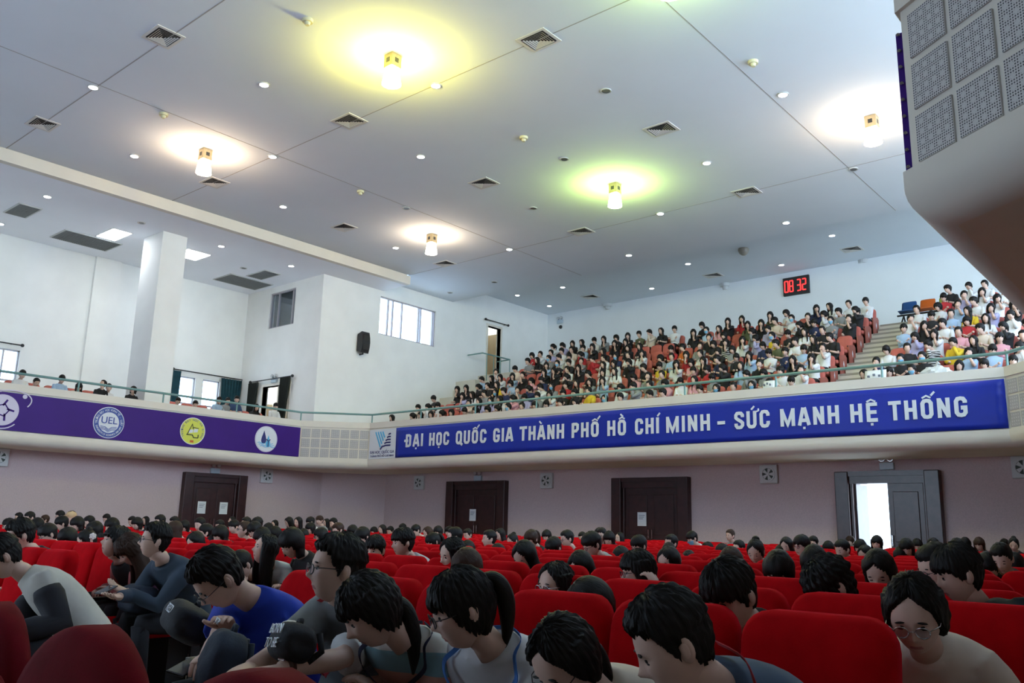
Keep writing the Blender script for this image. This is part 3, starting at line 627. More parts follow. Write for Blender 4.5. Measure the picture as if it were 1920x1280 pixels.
# wing ceiling: grilles and light panels
def quad_on(Z, pts): P = np.array([onZ(*p, Z) for p in pts]); return P[:, 0].min()*.5+np.sort(P[:, 0])[1]*.5, P[:, 0].max()*.5+np.sort(P[:, 0])[2]*.5, P[:, 1].min()*.5+np.sort(P[:, 1])[1]*.5, P[:, 1].max()*.5+np.sort(P[:, 1])[2]*.5
M_acg = mat('grey_return_grille', (.24, .25, .25), .8)
def wing_grille(pts, lb, slats):
    x0, x1, y0, y1 = quad_on(ZW, pts); t = thing('return_grille', lb, 'air vent', ((x0+x1)/2, (y0+y1)/2, ZW)); hx, hy = (x1-x0)/2, (y1-y0)/2
    MB().box((-hx, -hy, -.02), (hx, hy, -.001)).obj('backing', mat('grille_back', (.10, .11, .115), .9), t); sm = MB().box((-hx, -.014, -.035), (hx, .014, -.02)).mesh('slat', M_acg)
    for k in range(slats): link('slat', sm, t, (0, -hy+2*hy*(k+.5)/slats, 0))
    MB().box((-hx-.04, -hy-.04, -.03), (-hx, hy+.04, 0)).box((hx, -hy-.04, -.03), (hx+.04, hy+.04, 0)).box((-hx, -hy-.04, -.03), (hx, -hy, 0)).box((-hx, hy, -.03), (hx, hy+.04, 0)).obj('grille_frame', M_ltgrey, t)
Z2 = lambda *a: [(x/3, 260+y/3) for x, y in a]
wing_grille(Z2((285, 550), (375, 512), (680, 590), (595, 628)), 'long grey return grille left of the white column', 30); wing_grille(Z2((1200, 790), (1300, 760), (1530, 818), (1440, 845)), 'long grey return grille near the high wing window', 30)
wing_grille(Z2((30, 408), (115, 362), (228, 393), (140, 443)), 'square grey return grille at the left of the wing ceiling', 14); wing_grille(Z2((1390, 770), (1490, 737), (1570, 760), (1475, 788)), 'small slatted grille beside the long grey grille', 8)
for pts, lb in ((Z2((545, 545), (640, 503), (740, 533), (645, 572)), 'lit square panel light left of the white column'), (Z2((960, 632), (1095, 628), (1180, 653), (1080, 690)), 'lit square panel light partly behind the white column')):
    x0, x1, y0, y1 = quad_on(ZW, pts); t = thing('panel_light', lb, 'ceiling light', ((x0+x1)/2, (y0+y1)/2, ZW)); hx, hy = (x1-x0)/2, (y1-y0)/2
    MB().box((-hx, -hy, -.02), (hx, hy, -.005)).obj('diffuser', M_panel, t); MB().box((-hx-.03, -hy-.03, -.012), (hx+.03, hy+.03, 0)).obj('panel_frame', M_ltgrey, t)
# hanging glass lamps
M_gold = mat('brass', (.45, .36, .22), .4, .1, 20, metal=.5)
for i, (x, y, c, s_, lb) in enumerate([(737, 104, (1, .87, .14), 220, 'large yellow glowing glass lamp under the ceiling near the top'), (1153, 345, (.72, 1, .22), 140, 'green-yellow glowing glass lamp right of the ceiling middle'), (386, 281, (1, .72, .46), 105, 'warm white glowing glass lamp at the left of the ceiling'), (810, 440, (1, .76, .52), 90, 'warm white glowing glass lamp at the middle rear of the ceiling'), (1634, 219, (1, .72, .46), 105, 'warm white glowing glass lamp at the right of the ceiling'), (1255, -75, (.72, 1, .22), 80, 'green-yellow glass lamp just above the top picture edge')]):
    p = onZ(x, y, ZC); t = thing('glass_lamp', lb, 'lamp', (p[0], p[1], ZC))
    o = MB().box((-.13, -.13, -.30), (.13, .13, 0)).obj('lamp_canopy', M_gold, t); smoothed(o, bevel=.01)
    for q in range(4): a = q*PI/2; MB().box((-.05, -.134, -.2), (.05, -.13, -.1)).xform(rotz(a)).obj('canopy_slot', M_dark, t)
    em = mat(f'lamp_glow_{i+1}', (1, 1, 1), .4, emit=c, estr=s_)
    MB().cyl((0, 0, -.50), .20, .34, 2, 24, r2=.15).obj('glass_shade', em, t, True)
    for q in range(8): a = q*PI/4; MB().tube([(.13*math.cos(a), .13*math.sin(a), -.30), (.17*math.cos(a), .17*math.sin(a), -.36)], .008, 6).obj('crystal_rod', M_chrome, t)
# digital clock on the rear wall
cx0, cx1 = onY(1468, 535, YD-.1)[0], onY(1517, 530, YD-.1)[0]; cz0, cz1 = onY(1493, 552, YD-.1)[2], onY(1493, 518, YD-.1)[2]; cw, chh = cx1-cx0, cz1-cz0
t = thing('digital_clock', 'black wall clock with red digits on the rear balcony wall', 'clock', ((cx0+cx1)/2, YD, (cz0+cz1)/2))
o = MB().box((-cw/2, -.12, -chh/2), (cw/2, 0, chh/2)).obj('clock_case', M_dark, t); smoothed(o, bevel=.02)
SEG = {'0': 'abcdef', '8': 'abcdefg', '3': 'abcdg', '2': 'abdeg'}; M_seg = mat('red_digit_glow', (.3, 0, 0), .5, emit=(1, .04, .04), estr=2.2)
for ch, cx in zip('0832', (-.36, -.17, .12, .32)):
    dm = MB(); w_, h_ = .062*cw, .30*chh; X = cx*cw
    for s_ in SEG[ch]:
        a, b = {'a': ((-w_, h_), (w_, h_)), 'b': ((w_, h_), (w_, 0)), 'c': ((w_, 0), (w_, -h_)), 'd': ((-w_, -h_), (w_, -h_)), 'e': ((-w_, 0), (-w_, -h_)), 'f': ((-w_, h_), (-w_, 0)), 'g': ((-w_, 0), (w_, 0))}[s_]
        stroke(dm, [(X+a[0], a[1]), (X+b[0], b[1])], .045, -.13, -.12)
    dm.obj('digit', M_seg, t)
# wall speaker and dome camera
p = onX(684, 642, XC+.28); t = thing('wall_speaker', 'black loudspeaker on a bracket on the pale side wall', 'speaker', (XC, p[1], p[2]))
prf = [(.05, -.33), (.30, -.42), (.36, -.2), (.38, 0), (.36, .2), (.30, .42), (.05, .33)]
MB().loft([[(x, -.19, z) for x, z in prf], [(x, .19, z) for x, z in prf]]).obj('cabinet', M_dark, t); MB().tube([(0, 0, -.45), (.2, 0, -.45), (.2, 0, -.3)], .03, 6).obj('bracket', M_dark, t); MB().box((.362, -.15, -.3), (.375, .15, .3)).obj('speaker_mesh', mat('speaker_cloth', (.03, .03, .03), .9), t)
p = onY(1052, 613, YD); t = thing('dome_camera', 'small black dome camera on the rear wall below the emergency lamp', 'camera', (p[0], YD, p[2])); MB().ell((0, -.04, 0), (.09, .09, .09), 10, 8).obj('camera_dome', M_dark, t, True); MB().cyl((0, -.01, 0), .1, .03, 1, 14).obj('camera_base', M_ltgrey, t)
# bench of moulded plastic seats on the top landing
zt9 = ZR0+ZRS*NR; yb = YR0+YP*NR+.15
t = thing('bench', 'row of blue, orange and lime plastic seats on a frame at the stair top', 'bench', (onY(1685, 570, yb)[0], yb, zt9))
MB().tube([(-.1, .1, .38), (1.75, .1, .38)], .03, 8).obj('beam', M_dark, t)
for x in (.1, 1.5): MB().tube([(x, -.25, .02), (x, -.2, .05), (x, .1, .36), (x, .3, .05), (x, .35, .02)], .025, 8).obj('leg', M_dark, t)
for k, (nm, c) in enumerate((('blue', (.015, .07, .22)), ('orange', (.62, .13, .012)), ('lime', (.45, .52, .10)))):
    sh = []
    for (y, z, w_) in ((-.3, .43, .22), (-.26, .46, .23), (0, .42, .235), (.12, .44, .235), (.18, .56, .235), (.24, .80, .225), (.26, .84, .20)): sh.append([(.26+.56*k+w_*u, y-.03*(1-u*u), z-.0*(u*u)) for u in np.linspace(-1, 1, 9)])
    o = MB().loft(sh, False, 0, False).obj('seat_shell', mat(nm+'_plastic', c, .35), t, True); o['label'] = nm+' plastic seat shell'; s_ = o.modifiers.new('thick', 'SOLIDIFY'); s_.thickness = .02
# ------------------------------------------------------------------ hall seats
def rrect(w, z0, z1, r, n=5):
    pts = []
    for cx, cz, a0 in ((w/2-r, z1-r, 0), (-w/2+r, z1-r, 90), (-w/2+.04, z0+.04, 180), (w/2-.04, z0+.04, 270)):
        rr = r if a0 < 180 else .04
        for k in range(n+1): a = R(a0+90*k/n); pts.append((cx+rr*math.cos(a), cz+rr*math.sin(a)))
    return np.array(pts)
def padded(w, z0, z1, r, y0, y1, rec, puff=.03, n=5):
    """upholstered slab: front at y0 (bulging), back at y1, leaning back by rec over its height"""
    P = rrect(w, z0, z1, r, n); c = P.mean(0); rings = []
    for s, y in ((.0, y0-puff), (.45, y0-puff*.92), (.75, y0-puff*.6), (.93, y0-puff*.1), (1, y0+.02), (1, y1-.02), (.94, y1), (.5, y1+.008), (0, y1+.01)):
        Q = c+(P-c)*s if s not in (.93, .94) else P+(c-P)/np.linalg.norm(c-P, axis=1)[:, None]*.02
        rings.append([(q[0], y+rec*(q[1]-z0)/(z1-z0), q[1]) for q in Q])
    return MB().loft(rings, False)
back_m = padded(.49, .36, 1.0, .10, -.06, .05, .10, .035)
S_parts = [('backrest', back_m.mesh('backrest', M_red, True)),
           ('cushion', padded(.46, -.0, .44, .06, 0, .11, 0, .02).xform(rotx(PI/2)).xform(np.eye(3), (0, -.07, .38)).mesh('cushion', M_red, True)),
           ('armrest', MB().box((-.275, -.45, .56), (-.235, .0, .60)).box((-.27, -.10, .0), (-.24, .02, .56)).mesh('armrest', M_dark)),
           ('armrest', MB().box((.235, -.45, .56), (.275, .0, .60)).box((.24, -.10, .0), (.27, .02, .56)).mesh('armrest', M_dark)),
           ('pedestal', MB().box((-.2, -.25, .0), (.2, -.08, .36)).mesh('pedestal', M_dark))]
def joined(parts, mats):
    mb = MB()
    for me, mi in parts:
        V = np.zeros(len(me.vertices)*3); me.vertices.foreach_get('co', V); mb.add(V.reshape(-1, 3), [list(p.vertices) for p in me.polygons], mi)
    return mb
S_one = joined([(S_parts[0][1], 0), (S_parts[1][1], 0), (S_parts[2][1], 1), (S_parts[3][1], 1), (S_parts[4][1], 1)], 0)
S_onem = S_one.mesh('hall_seat', [M_red, M_dark], True)
Y0, RP, SP = 2.75, 1.02, .52
def rowY(k): return Y0+RP*k
def rowX0(k): return -1.12 if k == 0 else -1.12+.26*(k % 2)+.52*math.floor((.95*1-.0)/.52*0+ (1.12-.26*(k % 2)-.17*rowY(k)+.3)/.52)
seats = []
for k in range(17):
    x = rowX0(k); i = 0
    while x > -24.6:
        y = rowY(k); q = proj((x, y, .95)); gap = (k == 0 and -6.4 < x < -4.0) or (k == 1 and -6.1 < x < -4.7)
        if -60 < q[0] < 1960 and not gap: seats.append((q[2], k, x, y))
        x -= SP
seats.sort(); near = seats[:300]; far_ = seats[300:]
cnt = {}
near_sorted = sorted(near, key=lambda s: (s[1], -s[2]))
for dep, k, x, y in near_sorted:
    cnt[k] = cnt.get(k, 0)+1; lb = f'red upholstered hall seat, {ordn(k+1)} row from the front, {ordn(cnt[k])} from the right end'
    if k < 6:
        t = thing('hall_seat', lb, 'seat', (x, y, 0), 0, 'red hall seats')
        for n_, me in S_parts: link(n_, me, t)
    else: tag(link('hall_seat', S_onem, None, (x, y, 0)), lb, 'seat', 'red hall seats')
if far_:
    V0 = S_one.verts(); nV = len(V0); mb = MB(); tops = padded(.49, .36, 1.0, .10, -.06, .05, .10, .035, 3)
    for dep, k, x, y in far_: mb.add(tops.verts()+(x, y, 0), tops.f); mb.box((x-.22, y-.5, .0), (x+.22, y-.08, .46))
    mb.obj('hall_seats', M_red, None, True, label='distant rows of red hall seats below the rear balcony', cat='seats', kind='stuff')

# ------------------------------------------------------------------ balcony seats
bb = padded(.46, .34, .98, .12, -.05, .04, .09, .03, 4).mesh('b', M_salmon, True); bc = padded(.44, 0, .42, .05, 0, .10, 0, .02, 3).xform(rotx(PI/2)).xform(np.eye(3), (0, -.07, .36)).mesh('c', M_salmon, True)
B_one = joined([(bb, 0), (bc, 0)], 0); B_one.box((-.25, -.42, .54), (-.22, .0, .58), 1).box((.22, -.42, .54), (.25, .0, .58), 1).box((-.2, -.2, 0), (.2, -.06, .32), 1)
B_mesh = B_one.mesh('balcony_seat', [M_salmon, M_dark], True)
endp = MB().loft([[(x, y, z) for y, z in ((-.42, .05), (.06, .05), (.12, .6), (.0, .66), (-.42, .58))] for x in (0, .03)]).mesh('end_panel', M_salmond)
dia = MB().loft([[(x, y, z) for y, z in ((-.16, .26), (-.12, .36), (-.16, .46), (-.20, .36))] for x in (-.004, .034)]).mesh('diamond_inlay', M_pwhite)
def brow(k):   # seat centres of rear balcony row k, by block
    L = -24.3+2.3*k/8; out = []
    for blk, (a, b) in enumerate(((-15.45, L), (-8.55, -14.75), (-1.9, -7.15))):
        x = a-.26; i = 0; lst = []
        while x > b+.2: lst.append(x); x -= .52
        out.append(lst)
    return out
BSEATS = []     # (row, block, index from the right end, x, y, zfloor)
BLK = ('left block', 'middle block', 'right block')
for k in range(NR):
    y = YR0+YP*k+.22; z = ZR0+ZRS*k
    for b, lst in enumerate(brow(k)):
        for i, x in enumerate(lst):
            q = proj((x, y, z+.9))
            if b == 2 and ((k == 8 and q[0] < 1765) or (k == 7 and q[0] < 1757) or (k == 6 and q[0] < 1715)): continue
            if q[0] > 1950 or (q[0] > 1715+(q[1]-395)*.87+25): continue      # outside the frame or hidden behind the near balcony
            BSEATS.append((k, b, i, x, y, z))
            o = tag(link('balcony_seat', B_mesh, None, (x, y, z)), f'salmon balcony seat, {ordn(k+1)} row, {BLK[b]}, {ordn(i+1)} from its right end', 'seat', 'salmon seats of the rear balcony')
            if i == 0 and b < 2: link('end_panel', endp, o, (.25, 0, 0)); link('diamond_inlay', dia, o, (.25, 0, 0))
            if i == len(lst)-1 and b > 0: link('end_panel', endp, o, (-.28, 0, 0))
LSEATS = []
i = 0
for row, x in enumerate((-26.35, -27.5)):
    y = 17.9
    while y > 5.5:
        if not (12.3 < y < 14.2):
            q = proj((x, y, 4.8+.25*row))
            if -40 < q[0] < 1000:
                LSEATS.append((row, x, y, 3.9+.25*row)); i += 1
                tag(link('balcony_seat', B_mesh, None, (x-.2, y, 3.9+.25*row), PI/2), f'salmon seat on the left balcony, {ordn(row+1)} row, {ordn(len([s for s in LSEATS if s[0] == row]))} from the far end', 'seat', 'salmon seats of the left balcony')
        y -= .56
struct('floor_wing_tier', MB().box((XA, FRONT, 3.9), (-26.95, YB, 4.15)), M_step)
# carved armchairs in the very front row
def lobe(cx, w, z0, z1, y, th, lean=.12, n=14):
    """one puffed vertical channel with a domed top, closed solid"""
    rings = []; dh = w*.36
    for z in list(np.linspace(z0, z1-dh, 4))+[z1-dh+dh*math.sin(a) for a in np.linspace(.2, PI/2-.03, 9)]:
        k = 1.0 if z <= z1-dh else math.sqrt(max(.0004, 1-((z-(z1-dh))/dh)**2)); hw = w/2*(.78+.22*min(1, (z-z0)/.3))*k; hy = th/2*(.55+.45*k); yy = y+lean*(z-z0)
        rings.append([(cx+hw*math.cos(a)*(1 if abs(math.cos(a)) < .99 else 1), yy+hy*math.sin(a), z) for a in np.arange(n)*2*PI/n])
    return MB().loft(rings)
V_parts = []
for cx, w_, zt in ((0, .84, .93), (-.40, .46, .74), (.40, .46, .74)): V_parts.append(('back_lobe', lobe(cx, w_, .40, zt, .16-.35*abs(cx), .2).mesh('back_lobe', M_velvet, True)))
V_parts.append(('cushion', padded(.66, 0, .6, .1, 0, .16, 0, .03).xform(rotx(PI/2)).xform(np.eye(3), (0, .06, .30)).mesh('cushion', M_velvet, True)))
for s in (-1, 1): V_parts.append(('armrest', MB().tube([(s*.42, .15, .56), (s*.43, -.2, .58), (s*.42, -.5, .56), (s*.42, -.55, .40)], (.06, .075, .075, .05), 10).mesh('armrest', M_velvet, True)))
for s in (-1, 1):
    for yy in (-.5, .12): V_parts.append(('leg', MB().tube([(s*.36, yy, 0), (s*.36, yy, .34)], (.03, .045), 8).mesh('leg', M_wood)))
for px_, py_, zt, lb in ((178, 1172, .93, 'crimson velvet armchair with domed back lobes, largest in the lower left foreground'), (-12, 1128, .93, 'crimson velvet armchair cut by the left picture edge'), (505, 1256, .93, 'crimson velvet armchair whose back just rises into the bottom edge')):
    p = onZ(px_, py_, zt); t = thing('armchair', lb, 'armchair', (p[0], p[1]-.22, 0), 0, 'velvet front-row armchairs')
    for n_, me in V_parts: link(n_, me, t)
# ------------------------------------------------------------------ people
def sphere_grid(nu, nv, warp=.0):
    th = np.arange(nu)*2*PI/nu; th = th-PI; th = th-warp*np.sin(th); ph = np.linspace(-PI/2, PI/2, nv+1)[1:-1]
    T, P = np.meshgrid(th, ph); D = np.stack([np.cos(P)*np.sin(T), -np.cos(P)*np.cos(T), np.sin(P)], -1).reshape(-1, 3)
    D = np.concatenate([D, [(0, 0, -1), (0, 0, 1)]]); F = []; n = nv-1
    for i in range(n-1):
        for j in range(nu): a, b = i*nu+j, i*nu+(j+1) % nu; F.append((a, b, b+nu, a+nu))
    p = n*nu
    for j in range(nu): F.append(((j+1) % nu, j, p)); F.append(((n-1)*nu+j, (n-1)*nu+(j+1) % nu, p+1))
    th_ = np.concatenate([T.reshape(-1), [0, 0]]); ph_ = np.concatenate([P.reshape(-1), [-PI/2, PI/2]])
    return D, F, th_, ph_
def skull(D):
    p = 2.35; n = (np.abs(D)**p).sum(1)**(1/p); D = D/n[:, None]
    X = D[:, 0]*.074; Y = np.where(D[:, 1] < 0, .092, .100)*D[:, 1]; Z = D[:, 2]*np.where(D[:, 2] > 0, .112, .120)
    t = np.clip(-Z/.120, 0, 1); X = X*(1-.34*t**1.7); Y = np.where(Y > 0, Y*(1-.55*t**1.1), Y*(1-.05*t))
    return np.stack([X, Y, Z], 1)
def face(V):
    X, Y, Z = V.T; wf = np.clip((-Y-.02)/.04, 0, 1); aX = np.abs(X); G = lambda a, b: np.exp(-(a)**2-(b)**2)
    d = G(X/.011, (Z+.027)/.013)*.019+np.exp(-(X/.009)**2)*np.clip((Z+.04)/.02, 0, 1)*np.clip((.022-Z)/.03, 0, 1)*.009
    d += G((aX-.013)/.008, (Z+.034)/.009)*.006-G((aX-.031)/.016, (Z-.003)/.011)*.008+G((aX-.03)/.02, (Z-.024)/.008)*.003
    d += G((aX-.042)/.018, (Z+.02)/.02)*.004+G(X/.019, (Z+.060)/.006)*.005+G(X/.017, (Z+.071)/.006)*.005-G(X/.022, (Z+.0655)/.003)*.003+G(X/.02, (Z+.1)/.014)*.006
    V = V.copy(); V[:, 1] -= d*wf; return V
HEADS = {}
def head_grid(lod):
    if lod not in HEADS:
        nu, nv = ((16, 12), (30, 24), (60, 50))[lod]; D, F, th, ph = sphere_grid(nu, nv, .45 if lod else .2); HEADS[lod] = (face(skull(D)), F)
    return HEADS[lod]
LINES = {'short': [(0, 34), (35, 32), (60, 24), (72, 2), (84, -14), (97, 0), (112, -28), (180, -40)], 'fringe': [(0, 13), (40, 11), (62, 6), (74, -8), (86, -16), (98, -4), (112, -30), (180, -44)],
         'long': [(0, 52), (12, 46), (32, 34), (52, 16), (66, -10), (85, -30), (110, -40), (180, -50)], 'bangs': [(0, 12), (35, 10), (58, 2), (72, -22), (90, -36), (180, -50)]}
def hair_mesh(style, lod, seed, Rh, pitch):
    r = random.Random(seed); nu, nv = ((16, 12), (32, 24), (132, 58))[lod]; key = ('h', lod)
    if key not in HEADS: HEADS[key] = sphere_grid(nu, nv)
    D, F, th, ph = HEADS[key]; S = skull(D)
    base = {'short': 'short', 'fringe': 'fringe', 'curly': 'fringe', 'long': 'long', 'low': 'bangs', 'bob': 'bangs', 'pony': 'bangs', 'bun': 'long', 'ponyl': 'long', 'longb': 'bangs', 'crop': 'short'}[style]
    L = np.array(LINES[base], float); a = np.degrees(np.abs(th)); line = np.interp(a, L[:, 0], L[:, 1])
    f1, f2, p1, p2 = r.uniform(9, 13), r.uniform(19, 27), r.uniform(0, 6), r.uniform(0, 6)
    jg = .4 if base == 'long' else 1; line = line+jg*(1.8*np.sin(th*f1+p1)+1.5*np.sin(th*f2+p2))
    if lod == 2: line = line+(2.6 if base != 'long' else .8)*np.sin(th*43+p2)*np.sin(th*17+p1)
    m = np.clip((np.degrees(ph)-line)/7, 0, 1); m = m*m*(3-2*m)
    top = np.clip(np.sin(ph), 0, 1); backw = np.clip(-np.cos(th), 0, 1)
    base_t = {'short': .012, 'fringe': .016, 'curly': .022, 'low': .013, 'long': .012, 'bob': .018, 'pony': .012, 'bun': .010, 'ponyl': .011, 'longb': .016, 'crop': .011}[style]
    t = base_t+(.016 if style in ('short', 'fringe', 'curly') else .006)*top+.006*backw
    if style in ('short', 'fringe', 'curly', 'crop'): t = t*np.where((a > 70) & (ph < .25), .55, 1)
    if lod == 0: t = t+.010
    amp = .009 if style == 'curly' else .003
    t = t+amp*(np.sin(th*f2+7*ph+p1)*np.sin(ph*f1+p2))+((.0028*np.sin(th*37+3*ph+p2)+.0022*np.sin(th*53-5*ph+p1)+.0016*np.sin(ph*23+th*9)) if lod == 2 else 0)*(.4+.6*top)
    if style in ('long', 'longb', 'bob', 'low', 'ponyl'): t = t+.013*np.exp(-((a-96)/24)**2)*(ph < .5)
    if style in ('long', 'longb', 'ponyl', 'bun') : t = t-.006*np.exp(-(th/.10)**2)*np.clip(np.cos(th), 0, 1)*top   # parting
    n = np.linalg.norm(S, axis=1)[:, None]; V = S*(1+(t[:, None]*m[:, None]-.005*(1-m[:, None]))/n)
    mb = MB(); mb.add(V@Rh.T, F)
    if style in ('long', 'longb', 'bob'):
        ln = {'long': .34, 'longb': .32, 'bob': .15}[style]; A = R(128 if style != 'bob' else 118); rows = []; nr = (4, 7, 12)[lod]; na = (7, 13, 25)[lod]
        for j in range(nr+1):
            q = j/nr; z = .045-ln*q; ox = .092+.010*math.sin(q*2.2); oy = .108-.01*q; Ang = A*(1-.10*q); pts = []
            for i in range(na):
                b = -Ang+2*Ang*i/(na-1); wv = .004*math.sin(b*9+seed)+.003*math.sin(b*17+q*3); k = 1-.35*max(0, abs(b)-R(95)); pts.append((ox*math.sin(b)*k*(1+wv*6), .0+oy*math.cos(b)+(.0 if abs(b) < R(90) else .01*q)+wv, z-.02*math.sin(b*5+seed)*q))
            for i in range(na)[::-1]:
                b = -Ang+2*Ang*i/(na-1); pts.append(((ox-.028)*math.sin(b), (oy-.03)*math.cos(b), z))
            Rj = Rh@rotx(-pitch*.65*q); rows.append((np.array(pts)@Rj.T))
        mb.loft(rows)
    if style in ('pony', 'ponyl', 'low'):
        P = np.array([(0, .08, .04), (0, .11, .065), (.004, .135, .045), (.01, .145, -.01), (.008, .135, -.09), (0, .12, -.15)]) if style == 'pony' else np.array([(0, .07, -.02), (0, .098, -.03), (.004, .108, -.07), (.008, .10, -.14), (.006, .09, -.2), (0, .085, -.25)]); G_ = [Rh@rotx(-pitch*.5*k/5)@p for k, p in enumerate(P)]; mb.tube(cat(G_, (6, 11, 22)[lod]), cat(np.array((.018, .024, .030, .030, .020, .004))[:, None], (6, 11, 22)[lod])[:, 0], (6, 8, 14)[lod])
    if style == 'bun': mb.ell(Rh@np.array((0, .07, .105)), (.042, .042, .036), 10, 8)
    return mb
def ik(S, T, l1, l2, pole):
    d = T-S; L = np.linalg.norm(d); L2 = min(L, (l1+l2)*.995); u = d/L; T = S+u*L2; a = (l1*l1-l2*l2+L2*L2)/(2*L2); h = math.sqrt(max(0, l1*l1-a*a))
    p = pole-u*(pole@u); p /= np.linalg.norm(p)+1e-9; return S+u*a+p*h, T
def hand(mb, W, d, n, lod, curl=.5, side=1, mi=0):
    """palm and five fingers: wrist W, pointing along d, palm facing n"""
    d = d/np.linalg.norm(d); n = n-d*(n@d); n /= np.linalg.norm(n)+1e-9; x = np.cross(d, n)*side
    if lod == 0: mb.ell(W+d*.06, (.035, .035, .035), 6, 5, mi); return
    k = 8 if lod == 1 else 12; rings = []
    for q, wx, wz in ((-.02, .026, .02), (.0, .028, .018), (.03, .037, .016), (.06, .041, .014), (.085, .040, .012), (.095, .036, .008)):
        a = np.arange(k)*2*PI/k; rings.append([W+d*q+x*wx*math.cos(t)+n*wz*math.sin(t) for t in a])
    mb.loft(rings, True, mi)
    for i, (ox, L) in enumerate(((-.029, .066), (-.010, .076), (.010, .070), (.028, .054))):
        P = [W+d*.08+x*ox]; a = 0
        for s in (.45, .32, .25): a += curl*.75; P.append(P[-1]+(d*math.cos(a)+n*math.sin(a)+x*ox*1.2)*L*s)
        mb.tube(P, (.0095, .009, .008, .006), 6 if lod == 1 else 9, mi)
    P = [W+d*.02-x*.03]
    for a, s in ((.75, .035), (.5, .03), (.3, .024)): P.append(P[-1]+(d*math.cos(a)-x*math.sin(a)+n*curl*.35)*s)
    mb.tube(P, (.012, .0115, .010, .007), 6 if lod == 1 else 9, mi)
def remesh(mb, vox, it=6):
    me = mb.mesh('tmp', [M_cloth]); o = bpy.data.objects.new('tmp', me); COL.objects.link(o)
    m = o.modifiers.new('r', 'REMESH'); m.mode = 'VOXEL'; m.voxel_size = vox; s = o.modifiers.new('s', 'SMOOTH'); s.iterations = it; s.factor = .6
    dg = bpy.context.evaluated_depsgraph_get(); r = bpy.data.meshes.new_from_object(o.evaluated_get(dg)); bpy.data.objects.remove(o)
    r.polygons.foreach_set('use_smooth', [True]*len(r.polygons)); return r
TR = np.array([(0, .175, .130), (.12, .168, .128), (.3, .150, .115), (.5, .158, .118), (.68, .180, .120), (.80, .192, .108), (.88, .168, .090), (.94, .105, .072), (1, .062, .062)])
